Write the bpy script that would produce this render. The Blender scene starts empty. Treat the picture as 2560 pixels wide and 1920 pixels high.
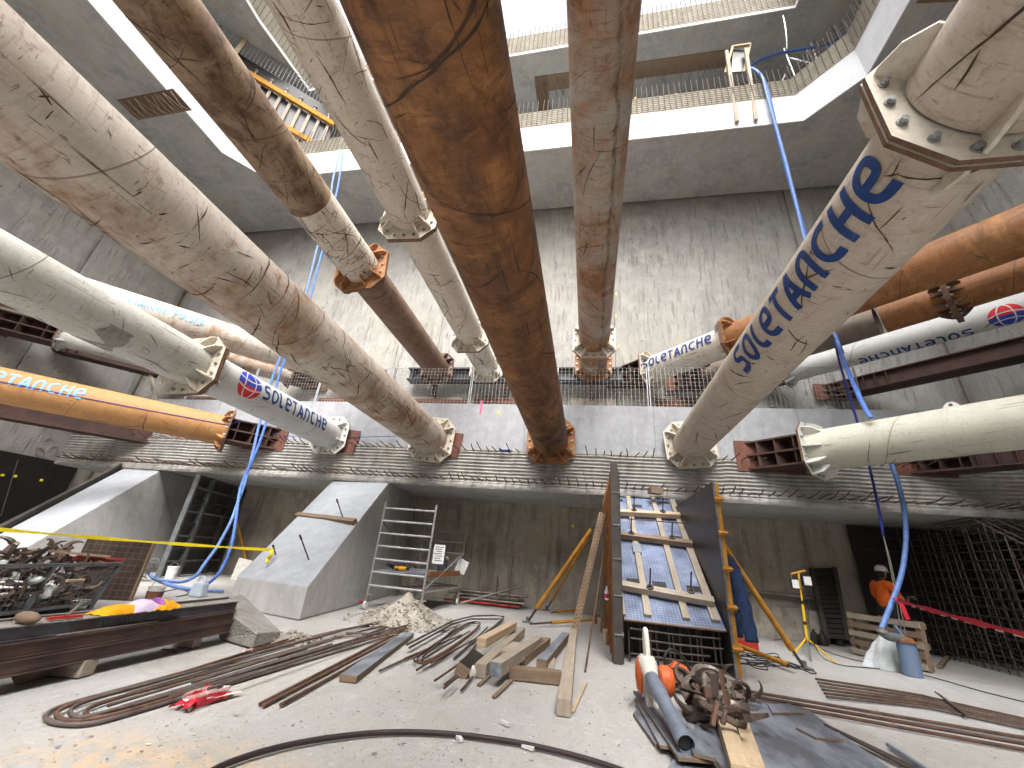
import bpy, bmesh, math, random
from mathutils import Vector as V, Matrix as M, noise
random.seed(7)
C = bpy.context.scene.collection
PI = math.pi
# ---------------------------------------------------------------- camera (solved from vanishing points)
RC = M(((0.98183667, 0.17059403, 0.08303267), (0.00503042, 0.41407958, -0.91022678), (-0.18966138, 0.89411172, 0.40570036)))
FPX, CH = 989.309, 1.2
def ray(x, y): return RC.transposed() @ V(((x-1280)/FPX, (y-960)/FPX, 1))
def P(x, y, z=0.0):
    d = ray(x, y); return V((0, 0, CH)) + d*((z-CH)/d.z)
def PY(x, y, Y):
    d = ray(x, y); return V((0, 0, CH)) + d*(Y/d.y)
def PX(x, y, X):
    d = ray(x, y); return V((0, 0, CH)) + d*(X/d.x)
# ---------------------------------------------------------------- node helpers
class NT:
    def __init__(s, name, tree=None):
        if tree is None:
            s.m = bpy.data.materials.new(name); s.m.use_nodes = True; s.t = s.m.node_tree
            s.b = s.t.nodes['Principled BSDF']
        else: s.t = tree
    def n(s, typ, **kw):
        o = s.t.nodes.new('ShaderNode'+typ)
        for k, v in kw.items():
            if k.startswith('_'): s.inp(o, k[1:], v)
            else: setattr(o, k, v)
        return o
    def inp(s, o, k, v):
        k2 = int(k) if k.isdigit() else k.replace('9', ' ')
        if hasattr(v, 'is_output') or isinstance(v, bpy.types.NodeSocket): s.t.links.new(v, o.inputs[k2])
        else: o.inputs[k2].default_value = v
    def math(s, op, a, b=0.0, clamp=False):
        o = s.n('Math', operation=op, _0=a, _1=b); o.use_clamp = clamp; return o.outputs[0]
    def mapr(s, v, a, b, c=0.0, d=1.0):
        o = s.n('MapRange', _Value=v); o.inputs[1].default_value = a; o.inputs[2].default_value = b
        o.inputs[3].default_value = c; o.inputs[4].default_value = d; return o.outputs[0]
    def mix(s, f, a, b, mode='MIX'):
        o = s.n('Mix', data_type='RGBA', blend_type=mode)
        for i, v in ((0, f), (6, a), (7, b)):
            if isinstance(v, bpy.types.NodeSocket): s.t.links.new(v, o.inputs[i])
            elif i: o.inputs[i].default_value = (*v, 1) if len(v) == 3 else v
            else: o.inputs[i].default_value = v
        return o.outputs[2]
    def map(s, vec, scale=(1, 1, 1), rot=(0, 0, 0), loc=(0, 0, 0)):
        o = s.n('Mapping', _Vector=vec); o.inputs['Scale'].default_value = scale
        o.inputs['Rotation'].default_value = rot; o.inputs['Location'].default_value = loc; return o.outputs[0]
    def noise(s, vec, scale, detail=4, rough=.55, dist=0.0):
        o = s.n('TexNoise', _Vector=vec, _Scale=scale, _Detail=detail, _Roughness=rough, _Distortion=dist); return o.outputs[0]
    def bump(s, h, strength=.3, dist=.02, normal=None):
        o = s.n('Bump', _Height=h, _Strength=strength, _Distance=dist)
        if normal: s.t.links.new(normal, o.inputs['Normal'])
        return o.outputs[0]
    def out(s, col, rough=.8, normal=None, metal=0.0, spec=.3):
        s.inp(s.b, 'Base Color', (*col, 1) if isinstance(col, tuple) and len(col) == 3 else col); s.inp(s.b, 'Roughness', rough)
        s.inp(s.b, 'Metallic', metal); s.inp(s.b, 'Specular IOR Level', spec)
        if normal: s.inp(s.b, 'Normal', normal)
        return s.m
    def obj(s): return s.n('TexCoord').outputs['Object']
    def rnd(s): return s.n('ObjectInfo').outputs['Random']

def basic(name, col, col2=None, scale=6, rough=.7, metal=0.0, bump=.15, dist=.01, spec=.3, lo=.35, hi=.65, vary=.0, stretch=(1, 1, 1)):
    t = NT(name); o = t.map(t.obj(), stretch)
    n = t.noise(o, scale, 6, .6); c2 = col2 or tuple(c*.65 for c in col)
    c = t.mix(t.mapr(n, lo, hi), c2, col)
    fine = t.noise(o, scale*8, 3)
    c = t.mix(t.mapr(fine, .3, .7, .25, 0), c, tuple(x*.5 for x in c2))
    if vary: c = t.mix(t.math('MULTIPLY', t.rnd(), vary), c, tuple(x*.4 for x in c2))
    return t.out(c, rough, t.bump(t.math('ADD', n, fine), bump, dist), metal, spec)

def concrete(name, base, dark, light, scale=.5, rough=.85, bump=.25, streak=0.0, pits=0.0, warm=None, ax=(1, 1, .12), form=0.0, dist=.02):
    t = NT(name); o = t.obj()
    big = t.noise(o, scale, 5, .6, .4); med = t.noise(o, scale*5, 6, .65); fine = t.noise(o, 30, 5, .7)
    c = t.mix(t.mapr(big, .35, .65), dark, base)
    c = t.mix(t.mapr(med, .45, .75), c, light)
    c = t.mix(t.mapr(fine, .3, .75, .35, 0), c, tuple(x*.55 for x in dark))
    if warm: c = t.mix(t.mapr(t.noise(t.map(o, loc=(7, 3, 1)), scale*1.3, 5, .6), .52, .72, 0, .7), c, warm)
    h = t.math('ADD', med, t.math('MULTIPLY', fine, .6))
    if streak:
        st = t.noise(t.map(o, ax), 3.2, 6, .65, .3)
        c = t.mix(t.mapr(st, .5, .72, 0, streak), c, tuple(x*.45 for x in dark))
        st2 = t.noise(t.map(o, ax, loc=(4, 9, 2)), 9, 5, .7)
        c = t.mix(t.mapr(st2, .58, .7, 0, streak*.8), c, tuple(x*.35 for x in dark))
        h = t.math('SUBTRACT', h, t.mapr(st2, .56, .68, 0, .9))
    if pits:
        vo = t.n('TexVoronoi', _Vector=t.map(o, (1, 1, .6)), _Scale=5.0).outputs['Distance']
        ms = t.mapr(t.noise(o, .9, 4), .5, .64)
        pm = t.math('MULTIPLY', t.mapr(t.math('ADD', vo, t.math('MULTIPLY', fine, .35)), .32, .24), ms, True)
        c = t.mix(t.math('MULTIPLY', pm, pits), c, tuple(x*.3 for x in dark)); h = t.math('SUBTRACT', h, t.math('MULTIPLY', pm, 1.5))
    if form:      # faint board / panel joints
        sx = t.n('SeparateXYZ', _Vector=o).outputs[0]
        f = t.math('FRACT', t.math('DIVIDE', t.math('ADD', sx, t.math('MULTIPLY', big, .02)), form))
        ln = t.mapr(t.math('ABSOLUTE', t.math('SUBTRACT', f, .5)), .006, .0, 0, .5)
        c = t.mix(ln, c, tuple(x*.4 for x in dark))
    return t.out(c, rough, t.bump(h, bump, dist), 0, .25)

def pipe_mat(name, paint, paint2, rust_l, rust_d, rust=(.62, .8), scuff=.5, marks=.6, seam=2.4, streak=None, zone=.6, rough=.62, dust=None, markcol=(.035, .02, .014), spk=.5, blot=.6, dash=.5):
    t = NT(name); uv = t.n('UVMap').outputs[0]
    off = t.n('CombineXYZ', _0=t.math('MULTIPLY', t.rnd(), 40), _1=t.math('MULTIPLY', t.rnd(), 70)).outputs[0]
    v = t.n('VectorMath', operation='ADD', _0=uv, _1=off).outputs[0]
    big = t.noise(v, zone, 4, .6, .6); med = t.noise(v, 3.2, 8, .68, .5); fine = t.noise(v, 22, 6, .7)
    c = t.mix(t.mapr(med, .35, .7), paint2, paint)
    c = t.mix(t.mapr(fine, .35, .7, .22, 0), c, tuple(x*.45 for x in paint2))
    if dust: c = t.mix(t.mapr(t.noise(t.map(v, loc=(5, 5, 0)), .9, 6, .6), .4, .7, 0, .75), c, dust)
    # rust blotches
    rm = t.math('ADD', t.math('MULTIPLY', big, .62), t.math('MULTIPLY', med, .38))
    rm = t.mapr(rm, rust[0], rust[1])
    rc = t.mix(t.mapr(t.noise(t.map(v, loc=(3, 1, 0)), 1.6, 8, .7, 1.0), .34, .66), rust_d, rust_l)
    rc = t.mix(t.mapr(t.noise(t.map(v, (1, .3, 1)), 7, 6, .7), .5, .7, 0, .75), rc, tuple(x*.45 for x in rust_d))
    rc = t.mix(t.mapr(t.noise(t.map(v, (.35, 1.6, 1), loc=(9, 2, 0)), 5, 6, .75, .6), .55, .72, 0, .55), rc, tuple(min(1, x*1.6+.02) for x in rust_l))
    c = t.mix(rm, c, rc)
    # flaking blotches and short dashes
    bl = t.noise(t.map(v, (1, 1.5, 1), loc=(2, 8, 0)), 2.6, 10, .78, .25); bg_ = t.mapr(t.noise(t.map(v, loc=(1, 4, 0)), .8, 3), .42, .62)
    c = t.mix(t.math('MULTIPLY', t.math('MULTIPLY', t.mapr(bl, .555, .60), bg_), blot), c, t.mix(fine, tuple(x*.7 for x in rust_d), rust_l))
    for i, (sx, sy) in enumerate(((3, 17), (15, 4))):
        ds = t.noise(t.map(v, (sx, sy, 1), (0, 0, .25+i), (i*5, 2, 0)), 1.6, 5, .7, .2); c = t.mix(t.math('MULTIPLY', t.mapr(ds, .615, .65), dash), c, tuple(x*1.6 for x in markcol))
    # rings of scuffing round the pipe, long scrapes along and across it
    sc = t.noise(t.map(v, (.8, 7, 1), (0, 0, .06)), 3.0, 8, .72, .3)
    c = t.mix(t.mapr(sc, .54, .7, 0, scuff), c, tuple(x*.8 for x in rust_d))
    hgt = t.math('SUBTRACT', t.math('MULTIPLY', fine, .5), t.mapr(sc, .54, .7, 0, .3))
    for i, (rot, sx, th) in enumerate(((.62, 16, .655), (-.95, 20, .66), (.1, 24, .668), (1.45, 22, .66))):
        w = t.noise(t.map(v, (sx, .7, 1), (0, 0, rot), (i*3.1, i, 0)), 1.0, 3, .55, .25)
        gate = t.mapr(t.noise(t.map(v, loc=(i*7, 2, 0)), 1.1, 2), .47, .6)
        k = t.math('MULTIPLY', t.math('MULTIPLY', t.mapr(w, th, th+.02), gate), marks)
        c = t.mix(k, c, markcol); hgt = t.math('SUBTRACT', hgt, t.math('MULTIPLY', k, .6))
    # chips
    vo = t.n('TexVoronoi', _Vector=t.n('VectorMath', operation='ADD', _0=t.map(v, (1.1, .8, 1)), _1=t.math('MULTIPLY', med, .6)).outputs[0], _Scale=6.5).outputs['Distance']
    ch = t.math('MULTIPLY', t.mapr(vo, .17, .11), t.mapr(t.noise(v, 1.3, 3), .45, .6))
    c = t.mix(t.math('MULTIPLY', ch, spk), c, markcol)
    s2 = t.n('SeparateXYZ', _Vector=uv)
    if streak:
        u0, wd, amt, col = streak
        du = t.math('ABSOLUTE', t.math('SUBTRACT', t.math('ADD', s2.outputs[0], t.math('MULTIPLY', big, .3)), u0+.15))
        c = t.mix(t.math('MULTIPLY', t.mapr(du, wd, wd*.1), t.mapr(t.math('ADD', t.math('MULTIPLY', med, .5), t.math('MULTIPLY', fine, .5)), .38, .58, 0, amt)), c, col)
    # weld seams: rings every few metres with a slight helix, and one long seam
    f = t.math('FRACT', t.math('ADD', t.math('DIVIDE', s2.outputs[1], seam), t.math('MULTIPLY', s2.outputs[0], .12)))
    ln = t.mapr(t.math('ABSOLUTE', t.math('SUBTRACT', f, .5)), .0042, .0015)
    c = t.mix(t.math('MULTIPLY', ln, .6), c, tuple(x*.55 for x in rust_d)); hgt = t.math('ADD', hgt, t.math('MULTIPLY', ln, .9))
    return t.out(c, t.mapr(med, .3, .7, rough-.12, rough+.15), t.bump(hgt, .35, .012), 0, .35)
MT = {}
def mats():
    a = MT
    a['floor'] = floor_mat()
    a['wall'] = concrete('rough_wall_concrete', (.46, .447, .413), (.35, .338, .312), (.54, .527, .49), .35, .92, .7, .24, .9, (.43, .40, .345), dist=.05)
    a['lining'] = concrete('brown_lining_concrete', (.54, .485, .40), (.34, .305, .26), (.60, .545, .465), .7, .9, .4, .85, .35, (.42, .335, .235))
    a['slab'] = concrete('smooth_slab_concrete', (.41, .42, .44), (.32, .33, .35), (.48, .49, .505), .7, .8, .2, .3, 0, None, (1, 1, .2), 3.4)
    a['soffit'] = concrete('slab_soffit', (.50, .51, .505), (.34, .35, .355), (.58, .58, .55), .9, .75, .25, 0, 0, (.46, .42, .33), form=1.25)
    a['fascia'] = concrete('pale_fascia_concrete', (.72, .725, .73), (.62, .63, .635), (.78, .78, .78), .4, .75, .12, .15, 0, None, (1, 1, .2))
    a['corr'] = concrete('corrugated_joint_concrete', (.44, .43, .405), (.28, .27, .25), (.53, .52, .495), .8, .85, .3, .6, 0, (.42, .36, .29), (1, 1, .25))
    a['butt'] = concrete('fresh_buttress_concrete', (.54, .535, .525), (.44, .435, .425), (.60, .595, .58), .8, .8, .2, .4, 0, None, (1, 1, .1))
    a['butttop'] = concrete('trowelled_buttress_top', (.40, .425, .46), (.33, .35, .38), (.45, .47, .49), .9, .7, .15, 0, 0, None)
    a['cream'] = basic('cream_joint_strip', (.47, .43, .35), (.36, .325, .255), 2, .8)
    a['rebar'] = basic('rusty_rebar', (.22, .125, .085), (.10, .06, .045), 9, .75, .25, .3, .004, vary=.5)
    a['rebar_grey'] = basic('grey_rebar', (.25, .225, .22), (.15, .105, .085), 9, .6, .35, .3, .004, vary=.5)
    a['rebar_dk'] = basic('dark_rebar', (.15, .125, .112), (.075, .06, .052), 9, .75, .25, .3, .004, vary=.4)
    a['steel'] = basic('dark_rusty_steel', (.11, .058, .045), (.06, .038, .034), 3, .65, .25, .2, .01)
    a['steel_red'] = basic('red_primer_steel', (.21, .09, .06), (.12, .055, .042), 2, .7, .1, .2, .01)
    a['wale'] = basic('grey_steel_wale', (.085, .09, .105), (.05, .05, .055), 3, .5, .3, .2, .01)
    a['gal'] = basic('galvanised_steel', (.62, .63, .64), (.42, .43, .44), 5, .38, .75, .08, .004)
    a['gal_dk'] = basic('dull_scaffold_tube', (.40, .37, .33), (.24, .2, .165), 5, .5, .5, .1, .004, vary=.4)
    a['wire'] = basic('fence_wire', (.46, .45, .42), (.34, .32, .29), 5, .5, .4, .05, .002)
    a['bolt'] = basic('zinc_bolt', (.42, .44, .46), (.25, .26, .27), 20, .4, .7, .1, .004)
    a['flange_w'] = basic('cream_flange_paint', (.66, .61, .52), (.50, .40, .27), 3, .6, 0, .15, .006, lo=.28, hi=.5)
    a['flange_clean'] = basic('white_flange_paint', (.70, .70, .66), (.55, .53, .47), 3, .55, 0, .1, .006, lo=.25, hi=.5)
    a['flange_o'] = basic('orange_rust_flange', (.46, .22, .085), (.25, .105, .045), 4, .7, 0, .25, .01)
    a['flange_d'] = basic('dark_rust_flange', (.17, .095, .07), (.10, .06, .05), 4, .7, .1, .25, .01)
    a['edge_rust'] = basic('bare_rusty_edge', (.22, .12, .08), (.12, .07, .05), 12, .8, 0, .4, .01)
    a['wood'] = wood('grey_timber', (.50, .44, .36), (.36, .30, .235)); a['wood_new'] = wood('pale_timber', (.66, .52, .36), (.52, .39, .25))
    a['wood_dk'] = wood('brown_timber', (.33, .24, .165), (.2, .14, .1)); a['wood_y'] = wood('yellow_beam_timber', (.62, .33, .06), (.4, .19, .03))
    a['ply_black'] = basic('black_film_plywood', (.022, .019, .02), (.035, .028, .026), 4, .42, 0, .1, .004, .4)
    a['ply_grey'] = basic('weathered_film_plywood', (.25, .27, .31), (.11, .118, .138), 3, .5, 0, .2, .004, .4, .42, .58, stretch=(1, .35, 1))
    a['ply_sky_tint'] = grid_ply('mesh_faced_plywood', (.13, .16, .25), (.42, .47, .58), .05)  # reflected sky put into the plywood colour as a blue tint
    a['ply_brown'] = grid_ply('brown_mesh_plywood', (.045, .028, .022), (.17, .125, .09), .1)
    a['yellow'] = basic('yellow_prop_paint', (.60, .29, .035), (.40, .18, .03), 6, .55, 0, .15, .004)
    a['yellow2'] = basic('stand_yellow_paint', (.80, .52, .03), (.68, .42, .02), 6, .45, 0, .1, .004)
    a['orange_frame'] = basic('orange_formwork_paint', (.33, .125, .035), (.16, .075, .035), 5, .6, 0, .2, .006)
    a['form_dk'] = basic('dirty_formwork_steel', (.05, .046, .045), (.09, .08, .07), 4, .6, .2, .2, .006)
    a['form_grey'] = basic('grey_formwork_frame', (.20, .21, .22), (.10, .105, .11), 4, .55, .2, .2, .006)
    a['blue_hose'] = basic('blue_flat_hose', (.10, .22, .62), (.06, .13, .42), 12, .5, 0, .2, .006)
    a['blue_dk'] = basic('dark_blue_hose', (.035, .05, .30), (.02, .03, .18), 12, .5, 0, .2, .006)
    a['blue_lt'] = basic('pale_blue_hose', (.16, .28, .60), (.1, .18, .42), 12, .5, 0, .2, .006)
    a['grey_hose'] = basic('grey_hose_rubber', (.17, .18, .19), (.10, .105, .11), 12, .55)
    a['black'] = basic('black_rubber', (.016, .016, .017), (.03, .03, .03), 15, .55)
    a['tape_y'] = basic('yellow_barrier_tape', (.85, .70, .02), (.74, .58, .02), 4, .45, 0, .1, .004)
    a['tape_r'] = basic('red_barrier_tape', (.66, .03, .055), (.5, .02, .04), 4, .45, 0, .1, .004)
    a['tape_w'] = basic('white_tape_stripe', (.78, .66, .62), (.66, .5, .47), 4, .5)
    a['red'] = basic('red_paint', (.50, .045, .035), (.36, .03, .025), 6, .5)
    a['white_pl'] = basic('white_plastic', (.74, .75, .74), (.6, .6, .58), 6, .45)
    a['cream_pl'] = basic('dusty_cream_plastic', (.70, .69, .63), (.56, .54, .48), 8, .5)
    a['orange_pl'] = basic('orange_plastic', (.68, .135, .03), (.5, .1, .03), 8, .5)
    a['grey_pl'] = basic('grey_blower_tube', (.20, .235, .30), (.14, .165, .21), 8, .45)
    a['hivis'] = basic('orange_hi_vis_cloth', (.85, .17, .02), (.62, .10, .015), 6, .8, 0, .3, .01)
    a['reflect'] = basic('grey_reflective_tape', (.6, .6, .56), (.45, .45, .42), 10, .4)
    a['navy'] = basic('dark_work_trousers', (.035, .04, .055), (.02, .022, .03), 8, .9, 0, .3, .01)
    a['jacket'] = basic('navy_quilted_jacket', (.022, .045, .12), (.012, .024, .06), 6, .85, 0, .5, .015)
    a['skin'] = basic('skin', (.50, .30, .22), (.42, .24, .17), 10, .6)
    a['hair'] = basic('dark_hair', (.03, .022, .018), (.02, .015, .012), 20, .8)
    a['glove'] = basic('dusty_work_glove', (.22, .20, .16), (.14, .12, .1), 15, .85)
    a['bag'] = basic('white_sack_plastic', (.68, .73, .75), (.55, .58, .58), 5, .4, 0, .3, .02)
    a['foil_y'] = basic('yellow_packet', (.85, .40, .01), (.74, .32, .01), 5, .3, 0, .35, .02)
    a['label_p'] = basic('purple_packet_band', (.34, .10, .42), (.26, .08, .34), 8, .4)
    a['paper'] = basic('white_paper', (.76, .76, .75), (.66, .66, .66), 12, .7); a['paper_p'] = basic('lilac_paper', (.66, .54, .70), (.58, .46, .63), 12, .6)
    a['ink'] = basic('black_ink', (.03, .03, .035), (.05, .05, .05), 12, .8)
    a['rubble'] = basic('broken_concrete', (.52, .48, .42), (.36, .32, .27), 7, .95, 0, .8, .03, vary=.35)
    a['rubble_dk'] = basic('grey_concrete_chunk', (.36, .34, .31), (.25, .235, .21), 5, .95, 0, .8, .03)
    a['pink'] = basic('pink_spray_paint', (.75, .13, .25), (.6, .1, .2), 10, .8); a['pinkf'] = basic('faded_pink_spray', (.42, .24, .25), (.36, .25, .24), 8, .9)
    a['target'] = basic('yellow_survey_target', (.92, .85, .05), (.8, .7, .03), 10, .5)
    a['clamp'] = basic('rusty_cast_clamp', (.20, .15, .12), (.085, .062, .054), 10, .55, .45, .3, .006, vary=.4)
    a['clamp_l'] = basic('worn_cast_clamp', (.46, .41, .34), (.22, .18, .15), 10, .5, .45, .3, .006, vary=.3)
    a['plate_steel'] = basic('blackened_steel_beam', (.075, .052, .05), (.17, .105, .085), 2.5, .5, .35, .2, .008, lo=.3, hi=.6, stretch=(1, 1, 3))
    a['plate_blue'] = basic('bluish_steel_beam', (.13, .145, .175), (.095, .07, .07), 3, .48, .35, .2, .008)
    a['pump'] = basic('blue_pump_paint', (.14, .22, .36), (.2, .21, .24), 8, .55, .1, .15, .006, lo=.3, hi=.55)
    a['pvc_water'] = basic('translucent_canister', (.56, .66, .76), (.48, .57, .66), 8, .35)
    a['letter'] = letter_mat('blue_stencil_paint', (.008, .036, .15), .5); a['letter_l'] = letter_mat('pale_blue_stencil_paint', (.14, .32, .66), .5)
    a['globe_b'] = letter_mat('blue_emblem_paint', (.02, .045, .33), .3); a['globe_r'] = letter_mat('red_emblem_paint', (.50, .02, .03), .3)
    a['globe_w'] = basic('white_emblem_lines', (.72, .70, .66), (.64, .62, .58), 10, .6); a['chalk'] = basic('faint_chalk_marking', (.2, .2, .21), (.13, .13, .135), 14, .9)
    a['chip'] = basic('wood_chips', (.66, .52, .34), (.55, .42, .27), 15, .9, vary=.3); a['chipw'] = basic('white_chips', (.75, .73, .68), (.6, .56, .5), 15, .9)
    a['scratch'] = basic('rust_scratch', (.17, .075, .035), (.07, .035, .02), 14, .85, 0, .3, .004); a['scratch_k'] = basic('dark_scratch', (.05, .034, .025), (.09, .055, .036), 14, .85, 0, .3, .004)
    a['grey_patch'] = basic('bare_grey_patch', (.33, .315, .29), (.25, .235, .21), 14, .8)
    RL, RD = (.42, .19, .07), (.17, .075, .035)
    a['p_cream'] = pipe_mat('scratched_cream_pipe', (.66, .61, .54), (.55, .485, .41), (.37, .205, .10), (.2, .095, .045), (.475, .64), .45, .9, 2.6, blot=.9, dash=.6)
    a['p_white'] = pipe_mat('white_pipe_paint', (.60, .60, .56), (.50, .485, .43), (.4, .26, .15), (.2, .12, .08), (.68, .86), .14, .55, 3.2, markcol=(.1, .085, .075), blot=.45, dash=.7)
    a['p_white2'] = pipe_mat('clean_white_pipe_paint', (.64, .64, .625), (.56, .555, .525), (.4, .26, .15), (.25, .18, .12), (.76, .95), .06, .25, 4.0, markcol=(.2, .18, .16), spk=.2, blot=.1, dash=.25)
    a['p_brown'] = pipe_mat('thick_brown_rust_pipe', (.21, .08, .027), (.12, .047, .018), (.37, .165, .058), (.05, .022, .012), (.36, .56), .6, .7, 3.4, (1.5, .2, .7, (.06, .032, .022)), .5, .66, (.31, .155, .062), spk=.4, blot=.9, dash=.6)
    a['p_dust'] = pipe_mat('dusty_beige_pipe', (.60, .535, .455), (.50, .42, .335), (.36, .2, .11), (.2, .1, .055), (.66, .84), .5, .35, 2.9, markcol=(.12, .06, .035), spk=.35, blot=.4, dash=.4)
    a['p_rustdk'] = pipe_mat('dark_mottled_rust_pipe', (.42, .32, .21), (.28, .19, .115), (.22, .13, .075), (.055, .033, .024), (.42, .54), .6, 1.0, 2.7, blot=.9, dash=.7)
    a['p_crack'] = pipe_mat('cream_pipe_dark_scratches', (.66, .605, .52), (.58, .51, .42), (.36, .25, .15), (.16, .1, .065), (.66, .84), .16, 1.0, 3.0, markcol=(.03, .024, .02))
    a['p_crack2'] = pipe_mat('clean_cream_pipe', (.68, .635, .56), (.60, .54, .46), (.36, .25, .15), (.2, .13, .08), (.7, .9), .18, .5, 2.2, markcol=(.06, .045, .035))
    a['p_brwn2'] = pipe_mat('dark_brown_pipe', (.25, .155, .11), (.15, .085, .06), (.36, .26, .2), (.07, .035, .026), (.48, .66), .6, .5, 3.0)
    a['p_mix'] = pipe_mat('grey_rust_streaked_pipe', (.50, .455, .40), (.37, .33, .285), (.38, .19, .078), (.18, .09, .047), (.41, .58), .75, .7, 1.9, (1.62, .06, .95, (.07, .055, .048)), .8)
    a['p_orange'] = pipe_mat('orange_pipe', (.48, .255, .10), (.36, .175, .062), (.56, .36, .19), (.30, .14, .055), (.6, .85), .3, .6, 2.5, markcol=(.1, .045, .02))
    a['p_ivory'] = pipe_mat('ivory_pipe', (.60, .60, .51), (.53, .52, .425), (.5, .36, .16), (.34, .2, .09), (.72, .92), .08, .45, 3.5, markcol=(.14, .11, .08), spk=.35, blot=.28, dash=.5)
    a['p_gbrown'] = pipe_mat('grey_brown_pipe', (.27, .215, .175), (.17, .13, .105), (.33, .27, .22), (.11, .075, .055), (.5, .7), .4, .5, 3.0)
    a['p_rust2'] = pipe_mat('orange_brown_rust_pipe', (.36, .155, .052), (.23, .09, .033), (.47, .24, .085), (.12, .052, .023), (.4, .65), .5, .7, 2.6)

def wood(name, c1, c2):
    t = NT(name); o = t.obj(); gx = t.n('TexCoord').outputs['UV']
    v = t.n('VectorMath', operation='ADD', _0=gx, _1=t.n('CombineXYZ', _0=t.math('MULTIPLY', t.rnd(), 30)).outputs[0]).outputs[0]
    g = t.noise(t.map(v, (1.2, 22, 1)), 1.5, 6, .65, .4); k = t.noise(v, 2.2, 5)
    c = t.mix(t.mapr(g, .35, .66), c2, c1); c = t.mix(t.mapr(k, .45, .7, 0, .5), c, tuple(x*.62 for x in c2))
    c = t.mix(t.mapr(t.noise(o, 24, 4, .7), .35, .6, .3, 0), c, tuple(x*.6 for x in c2))
    c = t.mix(t.math('MULTIPLY', t.rnd(), .35), c, tuple(x*.7 for x in c2))
    return t.out(c, .85, t.bump(g, .3, .006), 0, .2)
def grid_ply(name, c, line, step):
    t = NT(name); uv = t.n('TexCoord').outputs['UV']; s = t.n('SeparateXYZ', _Vector=uv); ms = []
    for i in (0, 1):
        f = t.math('FRACT', t.math('DIVIDE', s.outputs[i], step)); ms.append(t.mapr(t.math('ABSOLUTE', t.math('SUBTRACT', f, .5)), .06, .03))
    m = t.math('MAXIMUM', ms[0], ms[1]); n = t.noise(t.obj(), 3, 6, .65)
    cc = t.mix(t.mapr(n, .35, .7), tuple(x*.7 for x in c), tuple(min(1, x*1.5+.01) for x in c))
    cc = t.mix(t.math('MULTIPLY', m, t.mapr(n, .3, .6, .3, .75)), cc, line)
    cc = t.mix(t.mapr(t.noise(t.obj(), 1.2, 7, .7), .55, .75, 0, .5), cc, tuple(min(1, x*1.2+.05) for x in line))
    return t.out(cc, .5, t.bump(t.math('ADD', m, n), .15, .004), 0, .35)
def letter_mat(name, c, worn):
    t = NT(name); o = t.obj(); n = t.noise(o, 3.5, 8, .75); f = t.noise(t.map(o, (3, 3, 1)), 14, 5, .7)
    cc = t.mix(t.mapr(n, .3, .7), c, tuple(x*1.5+.012 for x in c))
    w = t.mapr(t.math('ADD', t.math('MULTIPLY', n, .6), t.math('MULTIPLY', f, .4)), .57, .68, 0, worn)
    return t.out(t.mix(w, cc, (.5, .46, .41)), .6, t.bump(f, .1, .003))
def floor_mat():
    t = NT('dusty_site_slab'); o = t.obj()
    big = t.noise(o, .35, 6, .6, .6); med = t.noise(o, 1.8, 7, .65, .4); fine = t.noise(o, 45, 4, .7); grit = t.noise(o, 160, 2, .6)
    c = t.mix(t.mapr(big, .38, .62), (.37, .357, .335), (.44, .447, .455))
    c = t.mix(t.mapr(med, .42, .7, 0, .8), c, (.43, .408, .37))
    c = t.mix(t.mapr(t.noise(t.map(o, (1, .35, 1), (0, 0, .5)), 2.4, 8, .7, .8), .52, .7, 0, .7), c, (.51, .515, .52))
    c = t.mix(t.mapr(t.noise(t.map(o, loc=(3, 8, 0)), 1.1, 8, .72, 1.), .56, .7, 0, .55), c, (.275, .26, .235))
    c = t.mix(t.mapr(fine, .36, .62, .3, 0), c, (.27, .25, .225)); c = t.mix(t.mapr(grit, .6, .72, 0, .5), c, (.62, .56, .46))
    c = t.mix(t.mapr(t.noise(t.map(o, (1, .6, 1), (0, 0, -.4), (2, 2, 0)), 5.5, 8, .75, .5), .54, .66, 0, .5), c, (.30, .285, .26)); c = t.mix(t.mapr(t.noise(t.map(o, loc=(6, 1, 0)), 7, 7, .75), .57, .68, 0, .55), c, (.58, .575, .56))
    # sawdust spread on the near left of the slab
    sx = t.n('SeparateXYZ', _Vector=o); dx = t.math('MULTIPLY', t.math('ADD', sx.outputs[0], 2.1), .55); dy = t.math('SUBTRACT', sx.outputs[1], 2.45)
    rr = t.math('SQRT', t.math('ADD', t.math('MULTIPLY', dx, dx), t.math('MULTIPLY', t.math('MULTIPLY', dy, dy), 2.2)))
    sm = t.math('MULTIPLY', t.mapr(t.math('ADD', rr, t.math('MULTIPLY', med, .9)), 1.25, .75), t.mapr(t.noise(o, 9, 6, .75), .42, .58))
    c = t.mix(t.math('MULTIPLY', sm, .8), c, (.60, .44, .27))
    h = t.math('ADD', t.math('MULTIPLY', med, 1.2), t.math('ADD', t.math('MULTIPLY', fine, .35), t.math('MULTIPLY', grit, .12)))
    return t.out(c, t.mapr(big, .35, .6, .8, .6), t.bump(h, .4, .02), 0, .3)
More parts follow.
